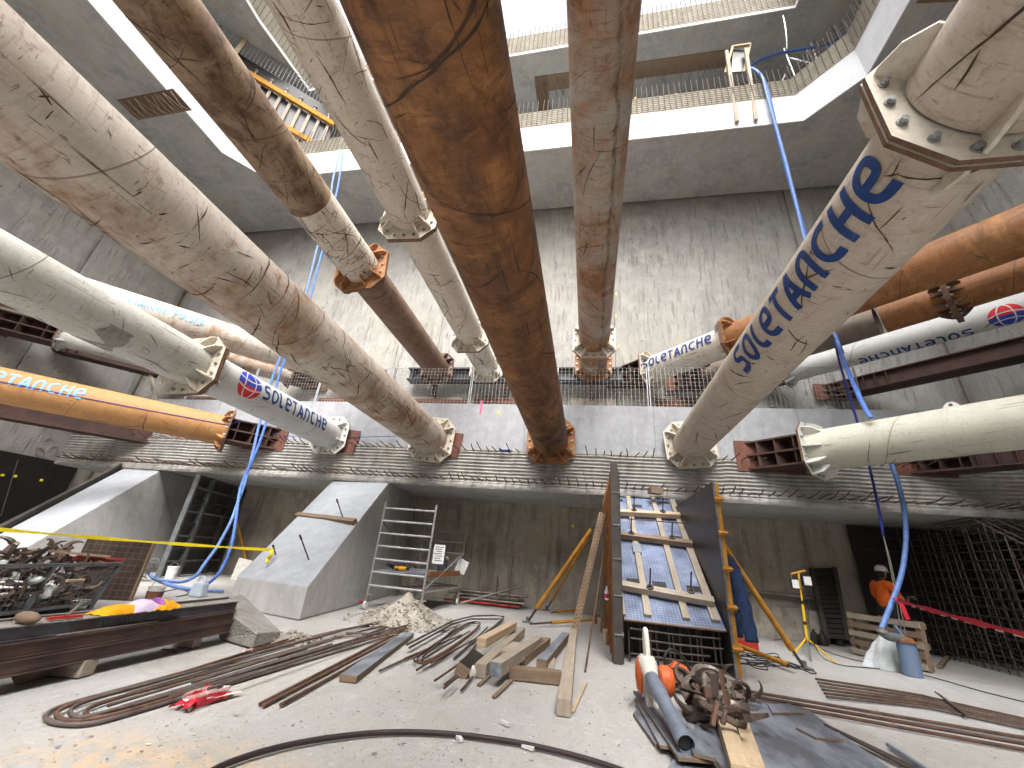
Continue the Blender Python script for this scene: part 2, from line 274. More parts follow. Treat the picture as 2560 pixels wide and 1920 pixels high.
# ---------------------------------------------------------------- mesh builder
class MB:
    def __init__(s): s.v = []; s.f = []; s.mi = []; s.uv = {}; s.cur = 0
    def add(s, vs, fs, uvs=None):
        b = len(s.v); s.v += [V(p) for p in vs]
        for i, f in enumerate(fs):
            if uvs: s.uv[len(s.f)] = uvs[i]
            s.f.append([b+k for k in f]); s.mi.append(s.cur)
        return s
    def hexa(s, p):                       # 8 points, bottom ring then top ring
        fs = [(3, 2, 1, 0), (4, 5, 6, 7), (0, 1, 5, 4), (1, 2, 6, 5), (2, 3, 7, 6), (3, 0, 4, 7)]; p = [V(q) for q in p]; us = []
        for f in fs:
            a, b, d = p[f[0]], p[f[1]], p[f[3]]; lu, lv = (b-a).length, (d-a).length
            us.append([(0, 0), (lu, 0), (lu, lv), (0, lv)] if lu >= lv else [(0, 0), (0, lu), (lv, lu), (lv, 0)])
        return s.add(p, fs, us)
    def box(s, c, sz, rot=None):
        c = V(c); R_ = rot or M.Identity(3); x, y, z = (q/2 for q in sz)
        return s.hexa([c+R_@V((a*x, b*y, d*z)) for d in (-1, 1) for a, b in ((-1, -1), (1, -1), (1, 1), (-1, 1))])
    def beam(s, a, b, w, h, up=(0, 0, 1), roll=0.0):   # square bar from a to b; h measured along up
        a, b = V(a), V(b); d = (b-a).normalized(); u = V(up); u = (u-d*u.dot(d)).normalized()
        if roll: u = M.Rotation(roll, 3, d)@u
        sd = d.cross(u)*w/2; u = u*h/2
        return s.hexa([a-sd-u, b-sd-u, b+sd-u, a+sd-u, a-sd+u, b-sd+u, b+sd+u, a+sd+u])
    def prism(s, poly, n):                # planar polygon extruded by vector n
        k = len(poly); n = V(n); poly = [V(p) for p in poly]; vs = poly+[p+n for p in poly]
        fs = [tuple(range(k-1, -1, -1)), tuple(range(k, 2*k))]+[(i, (i+1) % k, k+(i+1) % k, k+i) for i in range(k)]
        return s.add(vs, fs)
    def tube(s, pts, r, n=8, caps=True, closed=False, rs=None, flat=1.0):
        pts = [V(p) for p in pts]; k = len(pts); rings = []; u = None
        for i, p in enumerate(pts):
            a = pts[(i-1) % k] if (closed or i) else p; b = pts[(i+1) % k] if (closed or i < k-1) else p
            d = (b-a).normalized() if (b-a).length > 1e-9 else V((0, 0, 1))
            if u is None: u = d.orthogonal().normalized() if abs(d.z) > .95 else d.cross(V((0, 0, 1))).normalized()
            u = (u-d*u.dot(d)).normalized(); w = d.cross(u); rr = rs[i] if rs else r
            rings.append([p+(u*math.cos(2*PI*j/n)+w*math.sin(2*PI*j/n)*flat)*rr for j in range(n)])
        vs = [q for rg in rings for q in rg]; fs = []
        for i in range(k if closed else k-1):
            for j in range(n):
                fs.append((i*n+j, i*n+(j+1) % n, ((i+1) % k)*n+(j+1) % n, ((i+1) % k)*n+j))
        if caps and not closed: fs += [tuple(range(n-1, -1, -1)), tuple((k-1)*n+j for j in range(n))]
        return s.add(vs, fs)
    def cyl(s, a, b, r, n=12, r2=None, caps=True):
        return s.tube([a, b], r, n, caps, rs=[r, r if r2 is None else r2])
    def lathe(s, c, prof, axis=(0, 0, 1), n=16):
        c = V(c); ax = V(axis).normalized(); u = ax.orthogonal().normalized(); w = ax.cross(u); vs = []
        for r, h in prof: vs += [c+ax*h+(u*math.cos(2*PI*j/n)+w*math.sin(2*PI*j/n))*r for j in range(n)]
        k = len(prof); fs = [(i*n+j, i*n+(j+1) % n, (i+1)*n+(j+1) % n, (i+1)*n+j) for i in range(k-1) for j in range(n)]
        fs += [tuple(range(n-1, -1, -1)), tuple((k-1)*n+j for j in range(n))]
        return s.add(vs, fs)
    def grid(s, fn, nu, nv, uvfn=None):
        vs = [fn(i/nu, j/nv) for j in range(nv+1) for i in range(nu+1)]; w = nu+1
        fs = [(j*w+i, j*w+i+1, (j+1)*w+i+1, (j+1)*w+i) for j in range(nv) for i in range(nu)]
        us = None
        if uvfn: us = [[uvfn(i/nu, j/nv), uvfn((i+1)/nu, j/nv), uvfn((i+1)/nu, (j+1)/nv), uvfn(i/nu, (j+1)/nv)] for j in range(nv) for i in range(nu)]
        return s.add(vs, fs, us)
    def blob(s, c, r, sub=2, amp=.3, sc=(1, 1, 1), seed=0, rot=None):
        bm = bmesh.new(); bmesh.ops.create_icosphere(bm, subdivisions=sub, radius=1); vs = []
        for v in bm.verts:
            k = 1+amp*(noise.noise(v.co*1.4+V((seed*3.7, seed, 0)))+.5*noise.noise(v.co*3.1+V((0, seed, 9))))
            q = V((v.co.x*sc[0], v.co.y*sc[1], v.co.z*sc[2]))*k*r
            vs.append(V(c)+((rot@q) if rot else q))
        fs = [tuple(v.index for v in f.verts) for f in bm.faces]; bm.free(); return s.add(vs, fs)
    def build(s, name, mat, parent=None, smooth=None, bevel=0.0, kind=None, label=None):
        me = bpy.data.meshes.new(name); Mi = None
        if parent is not None: Mi = wmat(parent).inverted()
        me.from_pydata([tuple(Mi@v) if Mi else tuple(v) for v in s.v], [], s.f)
        for m in (mat if isinstance(mat, (list, tuple)) else [mat]): me.materials.append(MT[m] if isinstance(m, str) else m)
        me.polygons.foreach_set('material_index', s.mi)
        if s.uv:
            ul = me.uv_layers.new(name='UVMap')
            for i, p in enumerate(me.polygons):
                for k, l in enumerate(p.loop_indices):
                    if i in s.uv: ul.data[l].uv = s.uv[i][k]
        me.validate(); o = bpy.data.objects.new(name, me); C.objects.link(o)
        if parent is not None: o.parent = parent
        if smooth is not None:
            for p in me.polygons: p.use_smooth = True
            if smooth < 180: me.set_sharp_from_angle(angle=math.radians(smooth))
        if bevel:
            b = o.modifiers.new('edge', 'BEVEL'); b.width = bevel; b.segments = 2; b.limit_method = 'ANGLE'; b.angle_limit = math.radians(40)
        if kind: o['kind'] = kind
        if label: o['label'] = label
        return o
def wmat(o):
    m = o.matrix_basis.copy()
    while o.parent is not None: o = o.parent; m = o.matrix_basis @ m
    return m
def tag(o, label, cat, group=None):
    o['label'] = label; o['category'] = cat
    if group: o['group'] = group
    return o
def thing(name, label, cat, loc=(0, 0, 0), group=None, mat=None):
    o = bpy.data.objects.new(name, None); C.objects.link(o); o.empty_display_size = .1
    if mat is not None: o.matrix_basis = mat
    else: o.location = loc; o.matrix_basis = M.Translation(V(loc))
    return tag(o, label, cat, group)
def one(mb, name, mat, label, cat, group=None, **kw): return tag(mb.build(name, mat, None, **kw), label, cat, group)
def smoothpath(pts, it=2, closed=False):
    pts = [V(p) for p in pts]
    for _ in range(it):
        q = [] if closed else [pts[0]]
        for i in range(len(pts) if closed else len(pts)-1):
            a, b = pts[i], pts[(i+1) % len(pts)]; q += [a*.75+b*.25, a*.25+b*.75]
        pts = q if closed else q+[pts[-1]]
    return pts
def rx(a): return M.Rotation(a, 3, 'X')
def ry(a): return M.Rotation(a, 3, 'Y')
def rz(a): return M.Rotation(a, 3, 'Z')
mats()
# ================================================================ SETTING
XL, XR, YB, YF = -19.6, 10.9, 12.92, -17.0      # pit walls: left, right, back, and behind the camera
BY, BZ0, BZ1 = 10.3, 2.86, 5.24                  # slab edge of the lower floor
# floor of the pit
g = MB(); NX, NYY = 150, 110
def fl(u, v):
    x = -20+31.5*u; y = YF+(31)*v
    return V((x, y, -.008+.012*noise.noise(V((x*.6, y*.6, 0)))))
g.grid(fl, NX, NYY)
o = g.build('floor', 'floor', smooth=180); o['kind'] = 'structure'
# rough diaphragm walls cast in panels, with open joints between them
def rough_panel(a, b, z0, z1, nrm, step=.16, amp=.05):
    m = MB(); a, b = V(a), V(b); L = (b-a).length; d = (b-a)/L; n = V(nrm); nu, nv = max(2, int(L/step)), max(2, int((z1-z0)/step))
    def f(u, v):
        p = a+d*(L*u); p.z = z0+(z1-z0)*v
        q = V((p.x*.8+p.y*.8, 0, p.z*.16)); w = noise.noise(q*2.2)*.5+noise.noise(V((p.x+p.y, 0, p.z*.5))*2.6)*.5+.6*noise.noise(V((p.x+p.y, 3, p.z))*.5)
        e = min(u, 1-u)*L; k = amp*w+(.03 if e < .1 else 0)*(-1)
        return p+n*(-abs(amp)*.4+k) if 0 < u < 1 else p+n*(-.10)
    m.grid(f, nu, nv); return m
wall = thing('concrete_wall', 'tall rough grey concrete wall facing the viewer behind the wire fence, cast in panels', 'wall', (0, YB, 0))
joints = [XL, -12.9, -5.92, .95, 7.72, XR]
for i in range(len(joints)-1):
    a, b = joints[i]+.012, joints[i+1]-.012
    rough_panel((a, YB, 0), (b, YB, 0), BZ1-.3, 17.6, (0, -1, 0)).build('wall_panel', 'wall', wall, smooth=180)
m = MB(); m.box(((XL+XR)/2, YB+.5, 13), (XR-XL+2, .7, 27)); m.build('wall_core', 'lining', wall)
m = MB(); m.grid(lambda u, v: V((XL+(XR-XL)*u, YB-.02-.02*noise.noise(V((u*40, 0, v*3))), 2.9*v)), 120, 12); m.build('lower_lining', 'lining', wall, smooth=180)
m = MB(); m.box(((XL+XR)/2, YB-.0, 20.1), (XR-XL, .2, 4.9)); m.build('upper_lining', 'soffit', wall)
lw = thing('concrete_wall', 'rough grey concrete side wall beside the left corner struts, with faded pink spray marks', 'wall', (XL, 0, 0))
for a, b in ((YF, 2.2), (2.2, 9.2), (9.2, YB-.05)):
    rough_panel((XL, b-.012, 0), (XL, a+.012, 0), 0, 17.6, (1, 0, 0), .2 if b > 5 else .5).build('wall_panel', 'wall', lw, smooth=180)
m = MB(); m.box((XL-.5, (YF+YB)/2, 13), (.7, YB-YF, 27)); m.build('wall_core', 'lining', lw)
rw = thing('concrete_wall', 'rough grey concrete side wall closing the pit behind the dense rebar cage', 'wall', (XR, 0, 0))
rough_panel((XR, YF, 0), (XR, YB, 0), 0, 17.6, (-1, 0, 0), .4).build('wall_panel', 'wall', rw, smooth=180)
m = MB(); m.box((XR+.5, (YF+YB)/2, 13), (.7, YB-YF, 27)); m.build('wall_core', 'lining', rw)
bw = thing('concrete_wall', 'grey concrete wall closing the pit behind the viewer', 'wall', (0, YF, 0))
rough_panel((XR, YF, 0), (XL, YF, 0), 0, 17.6, (0, 1, 0), .6).build('wall_panel', 'wall', bw, smooth=180)
# faded spray marks on the left wall
for pts, mm in (([(92, 1118), (88, 1135), (100, 1146), (112, 1132), (104, 1118), (94, 1120)], 'pinkf'), ([(120, 1128), (132, 1112), (146, 1118), (140, 1130), (150, 1138), (138, 1146)], 'pinkf'), ([(108, 1100), (122, 1094), (136, 1100)], 'pinkf')):
    m = MB(); m.tube([PX(x, y, XL)+V((.012, 0, 0)) for x, y in smoothpath([(a, b, 0) for a, b in pts], 2) for x, y in [(x, y)]] if False else [PX(q.x, q.y, XL)+V((.03, 0, 0)) for q in smoothpath([(a, b, 0) for a, b in pts], 2)], .017, 6, flat=.3)
    m.build('spray_mark', mm, lw)
# small yellow survey targets stuck on the back wall
for i, (x, y, Y) in enumerate(((1541, 735, YB-.1), (1539, 789, YB-.1), (1547, 865, YB-.1), (1541, 920, YB-.1), (1432, 1315, YB-.06), (1436, 1407, YB-.06))):
    c = PY(x, y, Y); m = MB(); m.box(c, (.075, .012, .075)); m.box(c+V((0, -.007, .0)), (.03, .004, .03))
    one(m, 'survey_target', 'target', ['small yellow survey target, topmost of the four in a column beside the rust-streaked upper strut', 'small yellow survey target level with the bolted joint of the rust-streaked upper strut', 'small yellow survey target just below the bolted joint of the rust-streaked upper strut', 'small yellow survey target, lowest of the column above the fence', 'yellow survey target high on the brown wall left of the sloping formwork', 'yellow survey target low on the brown wall between the yellow props'][i], 'survey target', 'survey targets on the back wall')
# ---- lower slab edge
slab = thing('concrete_slab', 'lower concrete slab edge, smooth above a ribbed joint strip with starter bars', 'slab', (0, BY, BZ0))
XA, XB = -17.4, XR-.1
m = MB(); m.prism([(XA, BY, 3.9), (XA, YB-.13, 3.9), (XA, YB-.13, BZ1), (XA, BY, BZ1)], (XB-XA, 0, 0)); m.build('slab_edge', 'slab', slab, bevel=.012)
m = MB(); m.prism([(XA, BY+.04, BZ0), (XA, YB-.05, BZ0), (XA, YB-.05, 3.898), (XA, BY+.04, 3.898)], (XB-XA, 0, 0)); m.build('soffit', 'soffit', slab)
m = MB(); prof = []
for k in range(10*8+1):
    z = 2.98+(3.88-2.98)*k/80; w = math.sin(2*PI*k/8*1.0)
    prof.append((max(-.6, min(.75, w))*.026, z))
xs = [XA+(XB-XA)*i/180 for i in range(181)]; brk = [-15.1, -12.4, -9.0, -6.1, -3.75, -1.9, .6, 3.2, 6.1, 9.0]
vs = []; fs = []
for j, (dy, z) in enumerate(prof):
    for x in xs:
        s = sum(1 for b in brk if x > b); r = random.Random(s*7)
        zz = z+(r.random()-.5)*.03+.006*noise.noise(V((x*1.5, z*3, 0))); yy = BY-.03-dy+(r.random()-.5)*.02+.012*noise.noise(V((x*3, z*6, 4)))
        vs.append(V((x, yy, zz)))
W = len(xs)
for j in range(len(prof)-1):
    for i in range(W-1): fs.append((j*W+i, j*W+i+1, (j+1)*W+i+1, (j+1)*W+i))
m.add(vs, fs); m.build('ribbed_strip', 'corr', slab, smooth=180)
m = MB()
def lip(u, v):
    x = XA+(XB-XA)*u; a = v*PI; k = .02*noise.noise(V((x*4, v*3, 2)))+.012*noise.noise(V((x*13, v*5, 2)))
    return V((x, BY-.045-.02*math.sin(a)-k, BZ0-.012+.14*v))
m.grid(lip, 420, 5); m.build('ragged_lip', 'corr', slab, smooth=60)
m = MB(); m.box((-1, BY-.015, 3.89), (XB-XA-.01, .05, .05)); m.build('cream_strip', 'corr', slab)
bars = []
for row, z in ((0, 3.86), (1, 3.05)):
    x = XA+.3
    while x < XB:
        r = random.random(); x += .2+random.uniform(-.02, .03)
        if row == 0 and any(abs(x-c) < .75 for c in (-7.44, -4.3, -.96, 2.47)): continue
        L = random.uniform(.32, .42); L += .08; bars.append((x, z, L, random.uniform(-.06, .06), random.uniform(-.03, .12)))
bars.sort(key=lambda b: (b[0]-0)**2)
def barmesh(m, b):
    x, z, L, s, t = b; a = V((x, BY-.02, z)); m.tube([a, a+V((s*.3, -L*.5, t*.2)), a+V((s, -L, t))], .0135, 5)
for b in bars[:100]:
    m = MB(); barmesh(m, b); m.build('starter_bar', 'rebar', slab, smooth=60)
m = MB()
for b in bars[100:]: barmesh(m, b)
m.build('starter_bar', 'rebar', slab, smooth=60, kind='stuff')
# pink and yellow marks on the smooth face
m = MB(); a = PY(1204, 1010, BY); m.box(a+V((0, -.004, -.1)), (.05, .006, .42)); m.build('spray_mark', 'pink', slab)
for x, y in ((1246, 1031), (1613, 1001)):
    m = MB(); m.box(PY(x, y, BY if y > 1010 else YB-.09)+V((0, -.006, 0)), (.07, .01, .07)); m.build('survey_mark', 'target', slab)
# blue film scraps at the joint
m = MB(); c = PY(1265, 1128, BY-.1)
for i in range(5): m.tube(smoothpath([c+V((random.uniform(-.25, .25), random.uniform(-.12, .0), random.uniform(-.04, .05))) for _ in range(5)], 2), .016, 5, flat=.3)
one(m, 'film_scrap', 'blue_dk', 'crumpled blue film scrap caught on the starter bars left of the thick brown strut', 'film scrap')
# ---- upper rings of slab round the opening
def ring(name, label, z0, zf, zc, poly, strip_mat, barkind, nmax):
    t = thing(name, label, 'slab', (0, 10, z0)); E_ = .0
    outer = [(XL, YF), (XL, YB-.05), (XR, YB-.05), (XR, YF)]
    # soffit + body: walls between polygon and pit edges, as prisms
    m = MB(); q = [V((p[0], p[1], 0)) for p in poly]
    def slabpiece(pts): m.prism([V((x, y, z0)) for x, y in pts], (0, 0, zf-z0))
    slabpiece([(XL+.05, YF), poly[0], poly[1], poly[2], (poly[2][0], YB-.12), (XL+.05, YB-.12)])
    slabpiece([poly[2], poly[3], (poly[3][0], YB-.12), (poly[2][0], YB-.12)])
    slabpiece([poly[3], poly[4], poly[5], (XR-.05, YF), (XR-.05, YB-.12), (poly[3][0], YB-.12)])
    m.build('soffit', 'soffit', t)
    m = MB()          # facing of the opening, 4 cm proud
    st = MB()
    def inset(i, d):
        p = q[i]; a = (q[i]-q[i-1]).normalized() if i else (q[1]-q[0]).normalized(); b = (q[i+1]-q[i]).normalized() if i < len(q)-1 else a
        na = V((a.y, -a.x, 0)); nb = V((b.y, -b.x, 0)); n = (na+nb).normalized(); return p+n*(d/max(.3, n.dot(na)))
    for i in range(len(q)-1):
        a0, b0, a1, b1 = q[i], q[i+1], inset(i, .04), inset(i+1, .04)
        Z = lambda p, z: V((p.x, p.y, z))
        if zf > z0: m.hexa([Z(a0, z0-.01), Z(b0, z0-.01), Z(b1, z0-.01), Z(a1, z0-.01), Z(a0, zf), Z(b0, zf), Z(b1, zf), Z(a1, zf)])
        L = (b1-a1).length; n_ = max(2, int(L/1.0)); kk = int((zc-zf)/.0125/8)*8 or 8
        a2, b2 = inset(i, .0), inset(i+1, .0); nrm = (a1-a2).normalized()
        nz = 56
        st.grid(lambda u, v: a2.lerp(b2, u)+nrm*(.012+.026*max(-.6, min(.7, math.sin(2*PI*v*(zc-zf)/.115))))+V((0, 0, zf+(zc-zf)*v)), 2, max(20, int((zc-zf)/.115)*8))
        st.hexa([Z(a2-nrm*.5, zf), Z(b2-nrm*.5, zf), Z(b2-nrm*.001, zf), Z(a2-nrm*.001, zf), Z(a2-nrm*.5, zc), Z(b2-nrm*.5, zc), Z(b2-nrm*.001, zc), Z(a2-nrm*.001, zc)])
    if zf > z0: m.build('fascia', 'fascia', t)
    st.build('ribbed_strip', strip_mat, t, smooth=50)
    bb = []
    for i in range(len(q)-1):
        a1, b1 = inset(i, .11), inset(i+1, .11); L = (b1-a1).length; k = int(L/.2)
        nrm = (inset(i, .1)-inset(i, 0)).normalized()
        for j in range(k):
            p = a1.lerp(b1, (j+.5)/k)
            if p.y < 2.5: continue
            bb.append((p, nrm, random.uniform(-.03, .05)))
    bb.sort(key=lambda e: (e[0]-V((0, 8, 0))).length)
    def one_bar(m, e):
        p, n, s = e; m.tube([p+V((0, 0, zf+.02)), p+V((s, s, zc+barkind+s*2))], .016, 5)
    for e in bb[:nmax]:
        m = MB(); one_bar(m, e); m.build('starter_bar', 'rebar_dk', t, smooth=60)
    m = MB()
    for e in bb[nmax:]: one_bar(m, e)
    m.build('starter_bar', 'rebar_dk', t, smooth=60, kind='stuff')
    return t, inset
POLY1 = [(-15.0, YF), (-15.0, 8.64), (-13.9, 10.05), (7.14, 10.02), (8.35, 8.78), (8.35, YF)]
r1, ins1 = ring('concrete_slab', 'upper concrete slab ring with a broad white edge face and dense starter bars', 15.6, 16.97, 17.95, POLY1, 'cream', .55, 100)
POLY2 = [(-14.66, YF), (-14.66, 7.2), (-14.2, 10.2), (8.1, 9.9), (8.12, 9.6), (8.12, YF)]
r2, ins2 = ring('concrete_slab', 'topmost concrete slab ring against the white sky, its edge all ribbed strip and bars', 22.3, 22.45, 23.9, POLY2, 'cream', .35, 100)
# second row of starter bars on the lower ring, with yellow caps
k = 0
for x in [(-13.2+.26*i) for i in range(78)]:
    if not (-5.2 < x < 6.6): continue
    p = V((x+random.uniform(-.05, .05), 10.75+random.uniform(-.1, .1), 16.9)); zt = 18.95+random.uniform(-.25, .15); m = MB()
    m.tube([p, V((p.x+random.uniform(-.06, .06), p.y, zt))], .014, 5); b = m.build('capped_bar', 'gal_dk', r1, smooth=60); k += 1
    if random.random() < .62:
        m = MB(); m.lathe((p.x, p.y, zt-.06), [(.02, 0), (.03, .02), (.055, .07), (.06, .1), (.02, .13)], n=8); m.build('bar_cap', 'foil_y', b, smooth=60)
# band of pulled-out starters under the topmost ring
m = MB(); a, b = P(1476, 170, 22.3), P(1930, 75, 22.3)
m.prism([(-2.6, 11.0, 22.29), (6.3, 11.0, 22.29), (6.3, 11.7, 22.29), (-2.6, 11.7, 22.29)], (0, 0, -.02)); m.build('joint_band', 'wood_dk', r2)
m = MB(); m.prism([(-2.6, 11.0, 22.288), (-2.0, 11.0, 22.288), (-2.0, 12.6, 22.288), (-2.6, 12.6, 22.288)], (0, 0, -.03)); m.build('joint_band', 'wood_dk', r2)
for i in range(46):
    x = -2.5+i*.19+random.uniform(-.05, .05); p = V((x, 11.2+random.uniform(-.1, .3), 22.28)); m = MB()
    m.tube([p, p+V((random.uniform(-.1, .1), .25, -.25)), p+V((random.uniform(-.25, .25), .6, -.35))], .014, 5); m.build('starter_bar', 'gal_dk', r2, smooth=60) if i < 0 else m.build('hanging_bar', 'gal_dk', r2, smooth=60)
# pulled starters on the lower ring soffit: left and right patches
for (c0, c1, nb, mt) in (((345, 300), (480, 275), 16, 'wood'), ((2290, 8), (2420, 2), 14, 'wood_dk')):
    a, b = P(*c0, 15.6), P(*c1, 15.6)
    m = MB(); d = (b-a).normalized(); w = d.cross(V((0, 0, 1)))*.75
    m.prism([a, b, b-w, a-w] if (b-w).y < b.y else [a, b, b+w, a+w], (0, 0, -.012)); m.build('joint_band', 'wood_dk', r1)
    for i in range(nb):
        p = a.lerp(b, (i+.5)/nb)+V((0, 0, -.01)); m = MB(); m.tube([p, p+V((random.uniform(-.1, .1), -.25, -.12)), p+V((random.uniform(-.2, .2), -.75, -.16))], .016, 5); m.build('hanging_bar', mt, r1, smooth=60)
# ---- galvanised mesh guard and timber formwork standing on the lower ring, upper left
A0, A1 = V((-16.6, 7.4, 17.0)), V((-12.9, 11.1, 17.0))
fw = thing('wall_formwork', 'black wall formwork with yellow timber beams, high on the slab ring between two struts', 'formwork', A0)
d = (A1-A0).normalized(); n = V((d.y, -d.x, 0))
L = (A1-A0).length
m = MB(); m.hexa([A0, A1, A1-n*.03, A0-n*.03]+[q+V((0, 0, 4.7)) for q in (A0, A1, A1-n*.03, A0-n*.03)]); m.build('sheet', 'ply_black', fw)
for i in range(12):
    p = A0+d*(L*(i+.5)/12)+n*.06; m = MB(); m.beam(p+V((0, 0, .05)), p+V((0, 0, 3.7)), .12, .12, n); m.build('stud', 'wood', fw)
for z in (1.75, 3.6):
    m = MB(); m.beam(A0+n*.19+V((0, 0, z)), A1+n*.19+V((0, 0, z)), .14, .26); m.build('waler', 'wood_y', fw)
for i in range(8):
    p = A0+d*(L*(i+.5)/8)+n*.12+V((0, 0, 3.74)); m = MB(); m.cyl(p, p+V((0, 0, .3)), .05, 8); m.cyl(p+V((0, 0, .3)), p+V((0, 0, .36)), .085, 8); m.build('clamp', 'gal_dk', fw)
def mesh_panel(name, label, a, b, h, step, r, mat, group, post=True, stepz=None, lean=(0, 0, 0), cat='mesh panel', rail=True):
    a, b = V(a), V(b); t = thing(name, label, cat, a, group); d = (b-a); L = d.length; d = d/L; up = V((0, 0, h))+V(lean)
    m = MB(); k = max(2, int(L/step)); kz = max(2, int(h/(stepz or step)))
    for i in range(k+1): p = a+d*(L*i/k); m.tube([p, p+up], r, 4, False)
    for i in range(kz+1): p = a+up*(i/kz); m.tube([p, p+d*L], r, 4, False)
    m.build('wire_mesh', mat, t)
    if post:
        for p in (a, b):
            m = MB(); m.cyl(p-up*.02, p+up*1.01, .021, 8); m.build('post', 'gal', t, smooth=60)
    return t
mesh_panel('mesh_guard', 'galvanised mesh guard along the back of the upper slab ring behind black formwork', A0+n*.3+V((-.2, -.2, 4.3)), A1+n*.3+V((0, 0, 4.3)), .96, .15, .013, 'gal', None, stepz=.16)
m = MB(); q = A0+d*.75+n*.4+V((0, 0, 3.4)); m.beam(q, q+V((.06, .05, 1.8)), .16, .05, n); one(m, 'plank', 'wood_new', 'pale timber plank sticking up beside the mesh guard in the upper left', 'plank')
# ---- upper right: rebar mats, cage and timber frame on the lower ring
for i, (a, b) in enumerate(((POLY1[3], POLY1[4]), (POLY1[4], (8.35, 4.0)))):
    pa, pb = V((a[0], a[1], 17.0)), V((b[0], b[1], 17.0)); dd = (pb-pa).normalized(); nn = V((-dd.y, dd.x, 0))
    t = thing('rebar_mat', ['grid of starter rebar standing behind the chamfered corner of the white slab edge', 'grid of starter rebar standing on the right-hand side of the slab opening'][i], 'rebar mat', pa, 'rebar mats on the upper slab ring')
    k = int((pb-pa).length/.22)
    for j in range(k+1):
        p = pa.lerp(pb, j/k)+nn*.55; m = MB(); m.tube([p, p+V((random.uniform(-.1, .1), random.uniform(-.1, .1), 2.5))], .015, 5); m.build('upright_bar', 'rebar_grey', t)
        if j % 2 == 0:
            m = MB(); m.tube([p+V((0, 0, 1.3)), p-nn*1.05+V((0, 0, 1.25))], .015, 5); m.build('projecting_bar', 'rebar_grey', t)
    for j in range(9):
        z = .5+j*.23; m = MB(); m.tube([pa+nn*.56+V((0, 0, z)), pb+nn*.56+V((0, 0, z))], .014, 5); m.build('cross_bar', 'rebar_grey', t)
pk = thing('rebar_cage', 'small rusty rebar cage lying on the upper slab ring behind the blue hoses', 'rebar cage', (6, 11, 17))
for i in range(20):
    x = 4.9+i*.1; m = MB(); pts = [V((x, 10.6, 17.9)), V((x+.1, 10.6, 19.2)), V((x+.1, 11.6, 19.2)), V((x, 11.6, 17.9))]; m.tube(pts, .013, 5, closed=True); m.build('stirrup', 'rebar', pk)
for i in range(9):
    m = MB(); z = 17.95+.15*i; m.tube([V((4.7, 10.58, z)), V((7.1, 10.58, z))], .014, 5); m.build('cross_bar', 'rebar_grey', pk)
t = thing('timber_box', 'timber and black plywood box frame leaning over the white slab edge, upper right', 'timber frame', PY(1860, 180, 10.0))
for (x0, y0, x1, y1) in ((1816, 128, 1843, 305), (1864, 122, 1890, 300)):
    a = PY(x0, y0, 10.35); b = PY(x1, y1, 9.9); m = MB(); m.beam(a, b, .12, .09, (0, 1, 0)); m.build('post', 'wood', t)
m = MB(); q = [PY(1833, 118, 10.6), PY(1873, 112, 10.6), PY(1863, 178, 10.45), PY(1828, 180, 10.45)]; m.prism(q, (0, .03, 0)); m.build('plywood', 'ply_black', t)
for (x0, y0, x1, y1) in ((1829, 117, 1876, 110), (1831, 118, 1813, 182), (1875, 110, 1860, 180)):
    m = MB(); m.beam(PY(x0, y0, 10.5), PY(x1, y1, 10.4), .09, .07, (0, 1, 0)); m.build('batten', 'wood_new', t)
st = thing('steel_trestle', 'thin galvanised steel trestle standing among the rebar at the slab corner', 'trestle', PY(1985, 150, 10.4))
for (x0, y0, x1, y1) in ((1960, 122, 1986, 190), (2028, 108, 2042, 150), (1972, 145, 2026, 158), (1966, 180, 1955, 205)):
    m = MB(); m.cyl(PY(x0, y0, 10.5), PY(x1, y1, 10.2), .035, 8); m.build('leg', 'gal', st)
m = MB(); m.tube(smoothpath([PY(x, y, Y) for x, y, Y in ((1950, 8, 10.0), (1955, 30, 10.0), (1962, 60, 10.05), (1966, 90, 10.1), (1967, 122, 10.3))], 2), .028, 6); one(m, 'cable', 'gal', 'thin white cable hanging from the topmost slab to the steel trestle', 'cable')
# ---- wire mesh fence along the slab edge
xp = [-13.6, -11.05, -8.55, -6.0, -3.45, -.9, 1.62, 4.15, 6.7]
fn = ['mesh fence panel on the slab edge, end panel behind the orange corner strut', 'mesh fence panel left of the globe emblem strut', 'mesh fence panel behind the globe emblem strut lettering', 'mesh fence panel between the globe strut and the scratched cream strut', 'mesh fence panel just left of the thick brown strut, under the dark brown strut end', 'mesh fence panel just right of the thick brown strut', 'mesh fence panel left of the big lettered strut, below the small lettered strut', 'mesh fence panel right of the big lettered strut, end panel by blue hoses']
for i in range(8):
    t = mesh_panel('fence_panel', fn[i], (xp[i]+.03, BY+.1, BZ1), (xp[i+1]-.03, BY+.1+(.02 if i % 2 else 0), BZ1), 1.2, .105, .0045, 'wire', 'wire fence panels along the slab edge', stepz=.105, cat='fence panel')
    if i in (0, 2, 3):
        m = MB(); m.box(((xp[i]+xp[i+1])/2, BY+.16, BZ1+.09), (2.4, .03, .17)); m.build('toe_board', 'steel_red', t)
